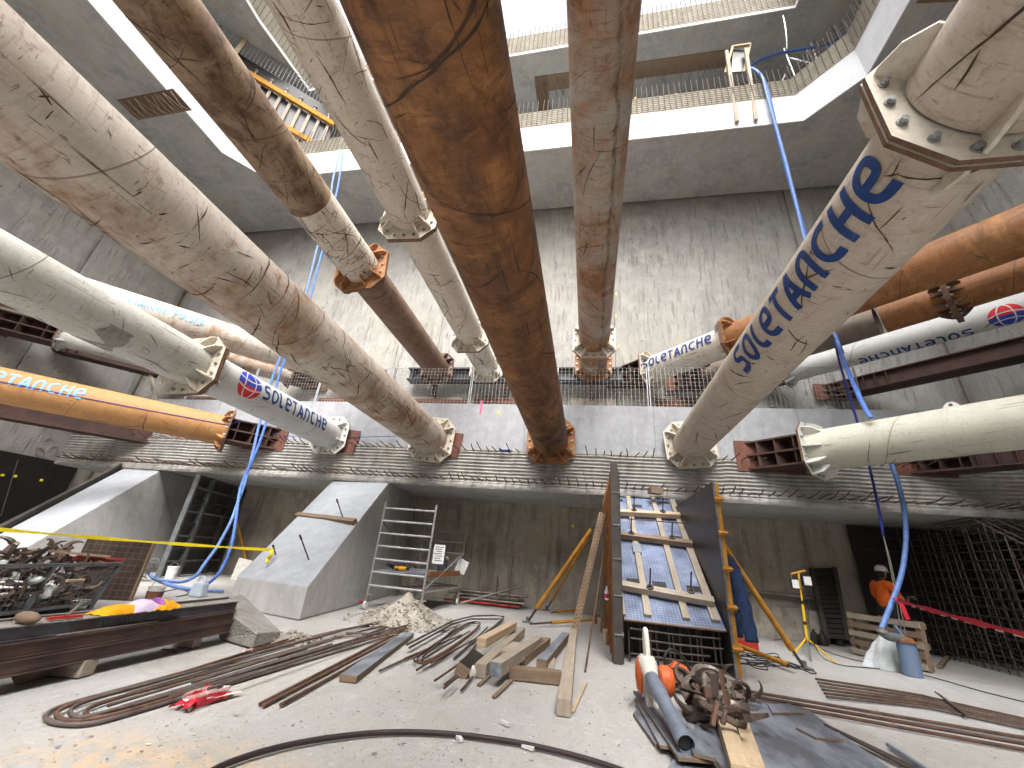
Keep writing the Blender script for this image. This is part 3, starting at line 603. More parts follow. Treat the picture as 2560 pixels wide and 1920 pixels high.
# ================================================================ STRUTS
TH0 = PI/2
class Strut:
    def __init__(s, name, label, cat, p0, d, group=None):
        s.p0 = V(p0); s.z = V(d).normalized(); up = V((0, 0, 1)); s.x = up.cross(s.z).normalized(); s.y = s.z.cross(s.x)
        m = M((s.x, s.y, s.z)).transposed().to_4x4(); m.translation = s.p0
        s.root = thing(name, label, cat, s.p0, group, m); s.secs = []
    def w(s, t, th, r): return s.p0+s.z*t+(s.x*math.cos(th)+s.y*math.sin(th))*r
    def T(s, px, py): return (P(px, py, s.p0.z)-s.p0).dot(s.z)
    def rad(s, t):
        for a, b, r, _ in s.secs:
            if a <= t <= b: return r
        return s.secs[-1][2]
    def hit(s, px, py, r):
        d = ray(px, py); o = V((0, 0, CH))-s.p0
        dx, dy, ox, oy = d.dot(s.x), d.dot(s.y), o.dot(s.x), o.dot(s.y)
        a, b, c = dx*dx+dy*dy, 2*(ox*dx+oy*dy), ox*ox+oy*oy-r*r; q = b*b-4*a*c; k = (-b-math.sqrt(max(0, q)))/(2*a)
        p = o+d*k; return p.dot(s.z), math.atan2(p.dot(s.y), p.dot(s.x))
    def pipe(s, t0, t1, r, mat, scr=0, smat='scratch', seed=1, label=None, name='pipe', long=1.0):
        s.secs.append((t0, t1, r, mat)); m = MB(); n = 56; k = max(2, int((t1-t0)/.5))
        dent = lambda t, th: r+.004*noise.noise(V((math.cos(th)*1.2, math.sin(th)*1.2+seed, t*.9)))
        m.grid(lambda u, v: s.w(t0+(t1-t0)*v, TH0+2*PI*u, dent(t0+(t1-t0)*v, TH0+2*PI*u)), n, k, lambda u, v: (2*PI*u*r, t0+(t1-t0)*v))
        m.cur = 1; R = random.Random(seed*31+5)
        for i in range(scr):      # gouges and rust scratches with their own outline
            t = R.uniform(t0, t1); th = R.uniform(PI, 2*PI); ang = R.choice((R.gauss(0, .25), R.gauss(PI/2, .3), R.uniform(0, PI), R.uniform(0, PI)))
            L = R.choice((.05, .07, .09, .12, .15, .2, .3, .5, .9))*R.uniform(.6, 1.4)*long; n_ = max(4, int(L/.05)); wv = R.uniform(.002, .0085)*(1+.5*(L > .4)); a = ang; pts = []
            for j in range(n_+1):
                a += R.gauss(0, .075); pts.append((t, th)); t += math.cos(a)*L/n_; th += math.sin(a)*L/n_/r
            m.cur = 1 if R.random() < .7 else 2
            L_, R_ = [], []
            for j, (tt, hh) in enumerate(pts):
                ja, jb = pts[max(0, j-1)], pts[min(n_, j+1)]; dx, dy = jb[0]-ja[0], (jb[1]-ja[1])*r; q = math.hypot(dx, dy) or 1
                ww = wv*math.sin(PI*(j+.4)/(n_+.8))*R.uniform(.5, 1.3); nx, ny = -dy/q*ww, dx/q*ww
                if not (t0 < tt < t1): continue
                L_.append(s.w(tt+nx, hh+ny/r, r+.006)); R_.append(s.w(tt-nx, hh-ny/r, r+.006))
            for j in range(len(L_)-1): m.add([L_[j], L_[j+1], R_[j+1], R_[j]], [(0, 1, 2, 3)], [[(0, 0)]*4])
        return m.build(name, [mat, smat, 'scratch_k'], s.root, smooth=60, label=label)
    def plate(s, t, r, a, c=None, th=.045, mat='flange_w', sides=(1,), rot=0.0, gus=True, bolts=True, gl=.2, angs=None, edge='edge_rust', name='flange_plate', gmat=None, seamp=False):
        c = c or a*.44; poly = [(a, -a+c), (a, a-c), (a-c, a), (-a+c, a), (-a, a-c), (-a, -a+c), (-a+c, -a), (a-c, -a)]
        cr, sr = math.cos(rot), math.sin(rot); W = lambda x, y, t_: s.p0+s.z*t_+s.x*(x*cr-y*sr)+s.y*(x*sr+y*cr)
        m = MB(); m.prism([W(x, y, t) for x, y in poly], s.z*th)
        for i in range(2, 10): m.mi[i] = 1
        pl = m.build(name, [mat, edge], s.root)
        angs = angs or [45-13, 45+13, 135-13, 135+13, 225-13, 225+13, 315-13, 315+13]
        for sd in sides:
            b0 = t+th if sd > 0 else t
            for an in angs if gus else ():
                q = math.radians(an); ca, sa = abs(math.cos(q)), abs(math.sin(q)); R = min(a/max(ca, sa), (2*a-c)/(ca+sa))-.03
                nx, ny = -math.sin(q), math.cos(q); h = .013; e = .006
                m = MB(); pr = [(r-.02, b0+sd*e), (R, b0+sd*e), (R, b0+sd*.05), (R-.05, b0+sd*gl*.62), (r+.03, b0+sd*gl), (r-.02, b0+sd*gl)]
                m.prism([W(x*math.cos(q)-nx*h, x*math.sin(q)-ny*h, t_) for x, t_ in pr], (W(nx*2*h, ny*2*h, 0)-W(0, 0, 0)))
                m.build('gusset', gmat or mat, pl)
            if bolts:
                for an in (0, 22, 68, 90, 112, 158, 180, 202, 248, 270, 292, 338, 45, 135, 225, 315):
                    q = math.radians(an); ca, sa = abs(math.cos(q)), abs(math.sin(q)); R = min(a/max(ca, sa), (2*a-c)/(ca+sa))
                    if R-r < .12 or not gus: continue
                    R = (R+r)/2+.015; p = W(R*math.cos(q), R*math.sin(q), b0); m = MB()
                    m.cyl(p, p+s.z*sd*.012, .034, 14); m.cyl(p+s.z*sd*.012, p+s.z*sd*.04, .025, 6); m.build('bolt', 'bolt', pl, smooth=40)
        return pl
    def joint(s, t, ra, rb, a, mat1, mat2=None, **kw):     # a bolted pair of plates in mid-span; b side towards the wall
        s.plate(t+.001, ra, a, mat=mat1, sides=(1,), **kw); s.plate(t-.046, rb, a, mat=mat2 or mat1, sides=(-1,), **kw)
    # --- lettering
    def text(s, txt, t, th, h, dirn, mat, length=None, stroke=.17, drop=()):
        r = s.rad(t+.01*dirn); m = MB(); x = 0; adv = []; grp = thing_part('lettering', s.root)
        for ch in txt: w_ = GW.get(ch, .66); adv.append((ch, x)); x += w_+.17
        k = (length/(x-.17)) if length else h
        e = [0.0]
        def W(X, Y, lift): return s.w(t+dirn*X*k, th-dirn*(Y-.5)*h/r, r+.004+lift)
        for ch, x0 in adv:
            for st in GLY.get(ch, ()):
                closed = st[0] == 'c'; sm = st[0] in 'cs'; pts = [V((a, b, 0)) for a, b in st[1:]]
                pts = smoothpath(pts, 2, closed) if sm else pts
                if not sm:
                    q = []
                    for a, b in zip(pts[:-1], pts[1:]): q += [a.lerp(b, j/6) for j in range(6)]
                    pts = q+[pts[-1]]
                e[0] += .0005; n = len(pts); L = []; R = []
                for i, p in enumerate(pts):
                    a = pts[(i-1) % n] if (closed or i) else p; b = pts[(i+1) % n] if (closed or i < n-1) else p
                    d = (b-a).normalized(); nn = V((-d.y, d.x, 0))*stroke/2; L.append(p+nn); R.append(p-nn)
                for i in range(n if closed else n-1):
                    j = (i+1) % n; m.add([W(x0+q.x, q.y, e[0]) for q in (L[i], R[i], R[j], L[j])], [(0, 1, 2, 3)])
            if m.v: m.build('letter', mat, grp); m = MB()
        return grp
    def globe(s, t, th, R, dirn, flip=1):
        r = s.rad(t); g = thing_part('globe_emblem', s.root); 
        W = lambda X, Y, l: s.w(t+dirn*X*R, th-dirn*Y*R/r, r+.004+l)
        for nm, mt, y0, y1, l in (('blue_half', 'globe_b', -.12, 1, 0), ('red_half', 'globe_r', -1, -.12, 0)):
            m = MB(); n = 14; rows = [y0+(y1-y0)*i/12 for i in range(13)]
            m.grid(lambda u, v: W((2*u-1)*math.sqrt(max(0, 1-(y0+(y1-y0)*v)**2))*1.0, (y0+(y1-y0)*v), l), 12, 12); m.build(nm, mt, g)
        m = MB(); wd = .045
        def rib(pts, l):
            for a, b in zip(pts[:-1], pts[1:]):
                d = V((b[0]-a[0], b[1]-a[1], 0)).normalized(); q = V((-d.y, d.x, 0))*wd; A_, B_ = V((*a, 0)), V((*b, 0))
                m.add([W(p.x, p.y, l) for p in (A_+q, A_-q, B_-q, B_+q)], [(0, 1, 2, 3)])
        rib([(x/10, -.12-.25*(1-(x/10)**2)+.25*0) for x in range(-10, 11)], .0012)
        rib([(-.5*math.cos(a)+.05, math.sin(a)) for a in [(-PI/2+PI*i/20) for i in range(21)]], .0018)
        rib([(.42*math.cos(a)+.05, math.sin(a)) for a in [(-PI/2+PI*i/20) for i in range(21)]], .0024)
        rib([(x/10*.92, .42-.2*(1-(x/10)**2)) for x in range(-10, 11)], .003)
        m.build('grid_lines', 'globe_w', g)
def thing_part(name, parent):
    o = bpy.data.objects.new(name, None); C.objects.link(o); o.parent = parent; o.empty_display_size = .05; return o
GW = dict(L=.5, e=.66, T=.6, A=.62, O=.7)
GLY = {
 'S': [('s', (.62, .91), (.24, .91), (.09, .82), (.09, .6), (.24, .5), (.44, .5), (.58, .4), (.58, .18), (.42, .09), (.04, .09))],
 'O': [('c', (.09, .3), (.09, .7), (.26, .91), (.46, .91), (.63, .7), (.63, .3), (.46, .09), (.26, .09))],
 'L': [('s', (.09, 1), (.09, .28), (.22, .09), (.5, .09))],
 'e': [('s', (.1, .47), (.6, .47), (.6, .72), (.46, .91), (.25, .91), (.09, .72), (.09, .28), (.26, .09), (.62, .09))],
 'T': [('l', (0, .91), (.6, .91)), ('l', (.3, .85), (.3, 0))],
 'A': [('l', (.04, 0), (.31, .98)), ('l', (.31, .98), (.6, 0)), ('l', (.14, .3), (.5, .3))],
 'n': [('s', (.09, 0), (.09, .66), (.24, .91), (.44, .91), (.58, .7), (.58, 0))],
 'C': [('s', (.6, .91), (.28, .91), (.09, .7), (.09, .3), (.28, .09), (.6, .09))],
 'H': [('l', (.09, 0), (.09, 1)), ('l', (.58, 0), (.58, 1)), ('l', (.09, .48), (.58, .48))],
 'P': [('s', (.09, .46), (.42, .46), (.58, .56), (.58, .8), (.42, .91), (.09, .91)), ('l', (.09, 0), (.09, .98))],
 'K': [('l', (.09, 0), (.09, 1)), ('l', (.6, 1), (.12, .46)), ('l', (.26, .56), (.62, 0))],
}
S_TXT = 'SOLeTAnCHe'
def place_text(s, txt, a, b, h, dirn, mat, r, stroke=.17):
    (t0, h0), (t1, h1) = s.hit(*a, r), s.hit(*b, r)
    th = (h0+h1)/2 if abs(h0-h1) < PI else (h0+h1)/2+PI
    return s.text(txt, t0, th, h, dirn, mat, abs(t1-t0), stroke)
TOW = (0, -1, 0); LOWG = 'lower level pipe struts'; UPG = 'upper level pipe struts'
# A: scratched cream, lower level
A = Strut('pipe_strut', 'big cream pipe strut covered in brown rust scratches, without lettering, crossing the upper left', 'pipe strut', (-4.27, 10.12, 4.08), TOW, LOWG)
A.pipe(.05, 13, .455, 'p_cream', 330, 'scratch', 3); A.plate(0, .455, .64, mat='flange_w', rot=-.05, edge='flange_o')
m = MB(); m.box((-3.9, BY-.06, 4.0), (.9, .03, .7), ry(.1)); m.build('backing_plate', 'steel_red', A.root)
# B: white with globe
Bs = Strut('pipe_strut', 'white pipe strut with globe emblem and upright blue lettering, bolted joint in the middle', 'pipe strut', (-7.44, 10.12, 4.1), TOW, LOWG)
tj = Bs.T(515, 915)
Bs.pipe(.05, tj-.05, .39, 'p_white2', 30, 'scratch_k', 5); Bs.pipe(tj+.05, 13, .406, 'p_white', 120, 'scratch_k', 6, name='pipe')
Bs.plate(0, .39, .57, mat='flange_clean', angs=[40, 90, 140, 200, 250, 300, 340]); Bs.joint(tj, .406, .39, .6, 'flange_w', rot=.06, angs=[35, 60, 150, 210, 240, 300, 330])
place_text(Bs, S_TXT, (660, 982), (816, 1058), .36, -1, 'letter', .39)
q = Bs.hit(627, 962, .39); Bs.globe(q[0], q[1], .31, -1)
m = MB(); k = [Bs.w(tj+1.45+.42*u, PI*1.06+.9*PI*v, .4085+.0) for v in [i/16 for i in range(17)] for u in (0, 1)]
m.grid(lambda u, v: Bs.w(tj+1.35+u*(.32+.1*math.sin(v*9))+.1*noise.noise(V((v*6, u, 2))), PI*1.25+.62*PI*v, .412), 6, 20); m.build('bare_patch', 'grey_patch', Bs.root)
m = MB(); m.box((-7.0, BY-.07, 3.98), (.8, .03, .7), ry(.1)); m.build('backing_plate', 'steel_red', Bs.root)
# C: thick brown
Cs = Strut('pipe_strut', 'thick dark rust-brown pipe strut passing overhead in the middle of the view', 'pipe strut', (-.965, 10.12, 4.15), TOW, LOWG)
Cs.pipe(.05, 13, .45, 'p_brown', 150, 'scratch_k', 9, long=1.3); Cs.plate(0, .45, .63, mat='flange_o', edge='flange_d')
m = MB(); m.grid(lambda u, v: Cs.w(.55+.55*v, 4.66+.2*u, .456), 4, 3); m.build('burnt_patch', 'scratch_k', Cs.root)
m = MB(); m.box((-.95, BY-.06, 4.15), (.8, .03, .7)); m.build('backing_plate', 'steel_red', Cs.root)
# D: cream with big lettering
D = Strut('pipe_strut', 'dusty beige pipe strut with the largest blue lettering and a heavy bolted flange near it', 'pipe strut', (2.47, 10.12, 4.17), TOW, LOWG)
td = 10.12-2.04
D.pipe(.05, td-.05, .406, 'p_dust', 130, 'scratch', 12); D.pipe(td+.05, 13, .42, 'p_dust', 60, 'scratch_k', 13)
D.plate(0, .406, .60, mat='flange_w', rot=.08); D.joint(td, .42, .406, .585, 'flange_w', c=.275, gl=.32, angs=[62, 148, 252, 330], th=.032)
place_text(D, S_TXT, (1838, 902), (2215, 425), .40, 1, 'letter', .406, .19)
m = MB(); m.box((2.47, BY-.06, 4.15), (.8, .03, .7)); m.build('backing_plate', 'steel_red', D.root)
# upper level, straight
U1 = Strut('pipe_strut', 'mottled pipe strut, dark rust then cream then dark brown, with one bolted joint', 'pipe strut', (-5.43, 12.25, 7.35), TOW, UPG)
t1, t2 = U1.T(900, 672), U1.T(735, 505)
U1.pipe(.05, t1-.05, .435, 'p_brwn2', 40, 'scratch_k', 21); U1.pipe(t1+.05, t2, .444, 'p_crack', 170, 'scratch_k', 22); U1.pipe(t2, 15, .448, 'p_rustdk', 150, 'scratch_k', 23)
U1.plate(0, .44, .62, mat='flange_d', rot=.05); U1.joint(t1, .444, .435, .66, 'flange_o', 'flange_d', rot=.1, angs=[30, 60, 140, 170, 215, 240, 290, 325])
U2 = Strut('pipe_strut', 'cream pipe strut with thin dark scratches and two bolted joints, beside the thick brown one', 'pipe strut', (-3.57, 12.25, 7.4), TOW, UPG)
t1, t2 = U2.T(1005, 545), U2.T(1162, 838)
U2.pipe(.05, t2-.05, .405, 'p_crack2', 50, 'scratch_k', 25); U2.pipe(t2+.05, t1-.05, .405, 'p_crack2', 70, 'scratch', 26); U2.pipe(t1+.05, 15, .405, 'p_crack', 190, 'scratch_k', 27)
U2.plate(0, .42, .6, mat='flange_w'); U2.joint(t2, .42, .42, .6, 'flange_w', angs=[40, 70, 120, 150, 215, 240, 295, 325]); U2.joint(t1, .415, .42, .62, 'flange_w', rot=-.05, angs=[30, 60, 150, 200, 225, 300, 325])
U3 = Strut('pipe_strut', 'grey and rust streaked pipe strut running straight down, right of the thick brown one', 'pipe strut', (.16, 12.25, 7.5), TOW, UPG)
t1 = U3.T(1485, 850)
U3.pipe(.05, t1-.05, .45, 'p_mix', 30, 'scratch', 31); U3.pipe(t1+.05, 15, .45, 'p_mix', 90, 'scratch_k', 32, long=1.1)
U3.plate(0, .45, .62, mat='flange_o'); U3.joint(t1, .45, .45, .64, 'flange_w', edge='flange_o')
# steel wale on the wall behind the upper strut ends
wl = thing('steel_wale', 'grey steel I-beam wale on the wall behind the ends of the upper straight struts', 'steel beam', (-2.7, 12.5, 7.2))
m = MB()
for z in (6.98, 7.42): m.box((-2.75, 12.52, z), (7.7, .42, .05))
m.box((-2.75, 12.52, 7.2), (7.7, .04, .39)); m.build('i_beam', 'wale', wl)
for i, x in enumerate([-6.4, -5.9, -4.9, -4.2, -3.2, -2.4, -1.4, -.5, .6, .95]):
    m = MB(); m.box((x, 12.41, 7.2), (.03, .2, .385)); m.build('stiffener', 'wale', wl)
for x in (-5.6, -2.9, .1):
    m = MB(); m.prism([(x-.05, 12.83, 6.4), (x-.05, 12.35, 6.95), (x-.05, 12.83, 6.95)], (.1, 0, 0)); m.build('bracket', 'steel', wl)
for x0, x1, z0, mt in ((-7.1, -4.5, 5.4, 'lining'), (-4.1, -2.4, 5.4, 'steel_red'), (-.6, .9, 5.4, 'lining'), (2.2, 5.2, 5.4, 'steel_red')):
    m = MB(); m.box(((x0+x1)/2, YB-.06, z0+.55), (x1-x0, .06, 1.1)); m.build('backing_plate', mt, wl)
# corner struts with stepped steel brackets
def bracket(s, r, wallY=None, wallX=None, mat='steel', h=.95, nl=3, w=None, label=None, plate='steel_red'):
    w = w or r*1.05; 
    def far(off, z=0):
        p = s.p0+s.x*off
        k = ((wallY-p.y)/s.z.y) if wallY is not None else ((wallX-p.x)/s.z.x)
        return p+s.z*k
    b = thing_part('corner_bracket', s.root); a, c = s.p0+s.x*w, s.p0-s.x*w; fa, fc = far(w), far(-w)
    for i in range(nl):
        z = -h/2+h*i/(nl-1); m = MB(); m.prism([q+V((0, 0, z-.02)) for q in (a, c, fc, fa)], (0, 0, .04)); m.build('flange_sheet', mat, b)
    for i, k in enumerate((.5,)):
        p, q = a.lerp(c, k), fa.lerp(fc, k); 
        if (q-p).length < .1: continue
        m = MB(); sd = s.x*.015; m.hexa([p-sd-V((0, 0, h/2-.021)), q-sd-V((0, 0, h/2-.021)), q+sd-V((0, 0, h/2-.021)), p+sd-V((0, 0, h/2-.021)), p-sd+V((0, 0, h/2-.021)), q-sd+V((0, 0, h/2-.021)), q+sd+V((0, 0, h/2-.021)), p+sd+V((0, 0, h/2-.021))]); m.build('web', mat, b)
    for i in range(3):
        k = .14+.3*i
        for e0, e1 in ((a, fa), (c, fc)):
            p = e0.lerp(e1, k); q = ((a+c)/2).lerp((fa+fc)/2, k); m = MB(); up = V((0, 0, h-.045)); m.prism([p-up/2, q-up/2+V((0, 0, 0)), q+up/2, p+up/2], s.z*.014); m.build('stiffener', mat, b)
    ctr = (fa+fc)/2; m = MB()
    L = (fa-fc).length+.35
    if wallY is not None: m.box((ctr.x, wallY-.045, ctr.z), (L, .03, h+.12))
    else: m.box((wallX+.045 if wallX < 0 else wallX-.045, ctr.y, ctr.z), (.03, L, h+.12))
    m.build('wall_plate', plate, b)
def reach(sval, wallY, side, toff):
    x0 = (sval-wallY)*side; return (((XR-.04)-x0) if side > 0 else (x0-(XL+.04)))/.7071-toff
def corner(label, sval, z, r, side, wallY, mat, pmat, toff=.85, length=14, group=None, gl=.2, a=None, angs=None, scr=40, seed=40, gus=True, bolts=True):
    d = V((.7071, -.7071, 0)) if side > 0 else V((-.7071, -.7071, 0))
    x = (sval-wallY)*side; p = V((x, wallY, z))+d*toff
    length = min(length, reach(sval, wallY, side, toff)); s = Strut('pipe_strut', label, 'pipe strut', p, d, group); s.pipe(.05, length, r, mat, scr, 'scratch_k', seed)
    s.plate(0, r, a or r*1.4, mat=pmat, gl=gl, angs=angs, gus=gus, bolts=bolts); bracket(s, r, wallY=wallY, h=r*1.45, w=r*.9); return s
O_ = corner('orange pipe strut set diagonally across the left corner, with blue lettering', 20.0, 3.97, .42, -1, BY, 'p_orange', 'flange_o', 1.0, 13, LOWG, scr=50, seed=41, angs=[30, 60, 90, 150, 210, 240, 300, 330])
place_text(O_, S_TXT, (-130, 915), (212, 985), .30, -1, 'letter_l', .42)
m = MB(); pts = [O_.w(10-10*k/30, .02+.55*(k/30)**2-.35*(k/30), .43+.0*k) for k in range(31)]; pts += [O_.w(-.1, .5, .5), PY(640, 1068, BY-.2), PY(700, 1090, BY-.1), PY(830, 1095, BY-.1), PY(1000, 1090, BY-.1)]
one(m.tube(smoothpath(pts, 1), .010, 6), 'cable', 'blue_dk', 'thin violet-blue cable running along the orange strut and on across the slab edge', 'cable')
W_ = corner('pale ivory pipe strut set diagonally across the right corner with white gusseted end flange', 14.55, 3.97, .435, 1, BY, 'p_ivory', 'flange_clean', .9, 13, LOWG, gl=.32, angs=[45, 70, 110, 135, 180, 215, 240, 300, 325, 0], scr=70, seed=43)
tl = W_.T(2340, 1018); m = MB(); pz = [W_.p0+W_.z*(tl+q)+V((0, 0, .40+h)) for q, h in ((-.14, 0), (.14, 0), (.09, .1), (.04, .15), (-.04, .15), (-.09, .1))]; m.prism(pz, W_.x*.03); m.build('lifting_lug', 'flange_clean', W_.root)
m = MB(); c = W_.p0+W_.z*tl+V((0, 0, .495)); m.cyl(c-W_.x*.003, c+W_.x*.033, .03, 10); m.build('lug_hole', 'edge_rust', W_.root)
def corner2(label, sval, z, side, wallY, secs, toff, group, joints=(), a=None, pmat='flange_w', scr=30, seed=50, angs=None):
    d = V((.7071, -.7071, 0)) if side > 0 else V((-.7071, -.7071, 0))
    s = Strut('pipe_strut', label, 'pipe strut', V(((sval-wallY)*side, wallY, z))+d*toff, d, group)
    secs = [(a0, min(b0, reach(sval, wallY, side, toff)), r, mt) for a0, b0, r, mt in secs]
    for i, (a0, b0, r, mt) in enumerate(secs): s.pipe(a0, b0, r, mt, int(scr*(b0-a0)/4)+4, 'scratch_k', seed+i)
    s.plate(0, secs[0][2], a or secs[0][2]*1.4, mat=pmat, angs=angs); bracket(s, secs[0][2], wallY=wallY, h=secs[0][2]*1.5, w=secs[0][2]*.9)
    return s
d = V((.7071, -.7071, 0)); YU = YB-.05
SR = corner2('half cream, half rusty pipe strut with the smallest blue lettering on its cream end', 14.2, 7.25, 1, YU, [(.05, 2.62, .43, 'p_crack2'), (2.72, 14, .44, 'p_rust2')], .95, UPG, seed=51)
SR.joint(2.67, .44, .43, .6, 'flange_o', 'flange_w'); place_text(SR, S_TXT, (1606, 912), (1778, 846), .30, 1, 'letter', .43)
SG = corner2('grey-brown pipe strut with a dark bolted joint, just above the upside-down lettering strut', 16.0, 7.1, 1, YU, [(.05, 4.2, .325, 'p_gbrown'), (4.3, 14, .335, 'p_rust2')], .9, UPG, seed=55, pmat='flange_d')
SG.joint(SG.T(2390, 768), .33, .33, .5, 'flange_d', angs=[100, 130, 160, 190, 220, 250, 280])
SW = corner2('white pipe strut of the upper right corner with upside-down blue lettering and globe emblem', 18.2, 7.15, 1, YU, [(.05, 14, .305, 'p_white2')], .9, UPG, seed=58, pmat='flange_clean')
q0, q1 = SW.hit(2440, 838, .305), SW.hit(2140, 890, .305); SW.text(S_TXT, q0[0], (q0[1]+q1[1])/2+(2*PI if q0[1] < 0 else 0), .24, -1, 'letter', abs(q1[0]-q0[0])); q = SW.hit(2517, 790, .305); SW.globe(q[0], q[1], .27, -1)
def beam_strut(label, sval, z, side, wallY, t0, t1, h, group, w=.55, farX=None):
    d = V((.7071, -.7071, 0)) if side > 0 else V((-.7071, -.7071, 0))
    t1 = min(t1+2, t0+reach(sval, wallY, side, t0)); s = Strut('beam_strut', label, 'beam strut', V(((sval-wallY)*side, wallY, z))+d*t0, d, group)
    for e in (-1, 1):
        m = MB(); a, b = s.p0, s.p0+s.z*(t1-t0); u = s.y*h/2
        for q in (-1, 1): m.beam(a+u*q+s.x*e*w*.28, b+u*q+s.x*e*w*.28, w*.5, .03)
        m.beam(a+s.x*e*w*.28, b+s.x*e*w*.28, .02, h-.03); m.build('i_beam', 'steel', s.root)
    for k in range(3):
        for e in (0, t1-t0-.75):
            m = MB(); c = s.p0+s.z*(e+.12+.26*k); m.beam(c-s.y*(h/2-.018), c+s.y*(h/2-.018), .02, w, s.x); m.build('stiffener', 'steel', s.root)
    bracket(s, w*.48, wallY=wallY, h=h); return s
beam_strut('rusty twin I-beam strut across the upper right corner under the upside-down lettering', 20.4, 6.8, 1, YU, .7, 4.1, .42, UPG)
beam_strut('dark rusty twin I-beam strut across the lower right corner below the ivory pipe', 17.7, 3.97, 1, BY, .75, 8, .5, LOWG)
beam_strut('dark rusty twin I-beam strut across the lower left corner below the orange pipe', 24.6, 3.95, -1, BY+2.5, .75, 6.0, .5, LOWG)
beam_strut('short dark twin I-beam strut in the upper left corner under the globe emblem strut', 29.3, 7.1, -1, YU, .6, 3.0, .45, UPG)
SP = corner2('dirty white pipe strut with faded pale blue lettering, passing behind the globe emblem strut', 21.4, 7.2, -1, YU, [(.05, 5.2, .46, 'p_cream'), (5.2, 14, .462, 'p_crack')], .9, UPG, seed=60)
place_text(SP, S_TXT+' POLSKA', (275, 735), (512, 805), .26, -1, 'letter_l', .462)
corner2('rust-brown pipe strut partly hidden under the faded lettered strut, upper left corner', 23.6, 7.0, -1, YU, [(.05, 14, .3, 'p_mix')], .9, UPG, seed=64, pmat='flange_d')
SM = Strut('pipe_strut', 'thin white pipe strut with steel bracket on the left wall, below the globe emblem strut', 'pipe strut', P(150, 842, 7.05), (.7071, .7071, 0), UPG)
SM.pipe(.05, 3.4, .33, 'p_white', 10, 'scratch_k', 66); SM.plate(0, .33, .46, mat='flange_clean', angs=[30, 90, 150, 210, 270, 330]); bracket(SM, .33, wallX=XL+.05, h=.62)
yb = thing('steel_bracket', 'small olive-yellow angle bracket hanging under the globe emblem strut', 'bracket', PY(378, 930, YB-.6))
for (x0, y0, x1, y1) in ((325, 928, 378, 930), (374, 922, 388, 1000)):
    m = MB(); m.beam(PY(x0, y0, YB-1.2), PY(x1, y1, YB-1.2), .1, .1); m.build('arm', 'cream', yb)
# ================================================================ BUTTRESSES
def plane_hit(px, py, o, n):
    d = ray(px, py); c = V((0, 0, CH)); return c+d*((V(o)-c).dot(V(n))/d.dot(V(n)))
def buttress(label, tr, tl, ur, ul, zt=.5, zu=2.853):
    t = thing('concrete_buttress', label, 'buttress', (tr[0], tr[1], 0), 'sloping concrete buttresses'); m = MB()
    a, b, c, d = V((*tr, 0)), V((*tl, 0)), V((*ur, 0)), V((*ul, 0)); yb = YB-.06
    c2, d2 = V((c.x-(yb-c.y)*.1, yb, 0)), V((d.x-(yb-d.y)*.1, yb, 0)); z = lambda p, h: V((p.x, p.y, h))
    vs = [a, b, d2, c2, z(a, zt), z(b, zt), z(d, zu), z(c, zu), z(d2, zu), z(c2, zu)]
    m.add(vs, [(3, 2, 1, 0), (0, 1, 5, 4), (9, 8, 2, 3), (7, 6, 8, 9)]); m.cur = 1; m.add(vs, [(4, 5, 6, 7)]); m.cur = 0
    m.add(vs, [(0, 4, 7, 9, 3), (1, 2, 8, 6, 5)]); bm = m; o = m.build('body', ['butt', 'butttop'], t)
    me = o.data; b2 = bmesh.new(); b2.from_mesh(me); bmesh.ops.remove_doubles(b2, verts=b2.verts, dist=.0005); bmesh.ops.recalc_face_normals(b2, faces=b2.faces); b2.to_mesh(me); b2.free()
    bv = o.modifiers.new('edge', 'BEVEL'); bv.width = .018; bv.segments = 2; bv.limit_method = 'ANGLE'
    return t, z(a, zt), z(b, zt), z(c, zu), z(d, zu)
B1, a, b, c, d = buttress('pale sloping concrete buttress beside the ladder scaffold, timber batten across its top', (-4.70, 6.9), (-6.42, 7.22), (-5.38, 10.26), (-7.12, 10.34))
n1 = (b-a).cross(c-a).normalized(); n1 = n1 if n1.z > 0 else -n1
HBO = a.copy(); HB = lambda x, y, l=0.0: plane_hit(x, y, HBO+n1*l, n1)
m = MB(); m.beam(HB(742, 1288, .055), HB(888, 1305, .055), .13, .11, n1); one(m, 'batten', 'wood_dk', 'short timber batten lying across the sloping top of the middle buttress', 'batten', bevel=.004)
for i, (x0, y0, x1, y1) in enumerate(((773, 1402, 754, 1340), (860, 1303, 842, 1272), (690, 1390, 676, 1363))):
    p = HB(x0, y0); q = p+n1*.42+V((-.04, -.12, .1)) if i < 2 else p+n1*.25; m = MB(); m.cyl(p, q, .013, 7); m.cyl(q-(q-p)*.18, q-(q-p)*.02, .02, 7)
    one(m, 'tie_rod', 'steel', ['steel tie rod standing alone low on the middle buttress top', 'steel tie rod standing behind the batten on the middle buttress', 'bent steel tie rod on the middle buttress that holds the yellow tape'][i], 'tie rod', 'tie rods on the buttress')
B0, a0, b0, c0, d0 = buttress('pale sloping concrete buttress at the left edge, beside the steel formwork panel', (-11.33, 6.85), (-12.95, 7.1), (-13.15, 10.32), (-14.55, 10.3))
for (p, q) in ((b0, d0),):
    m = MB(); off = V((-.12, 0, .06)); m.beam(p+off, q+off, .09, .18); one(m, 'edge_board', 'form_dk', 'dark formwork board running up the far edge of the left buttress', 'formwork board')
m = MB(); m.box((XL+.09, 6.0, 1.58), (.05, 12.5, 3.15)); mem = one(m, 'membrane_panel', 'ply_black', 'black waterproof membrane covering the foot of the left wall, with yellow spots', 'membrane')
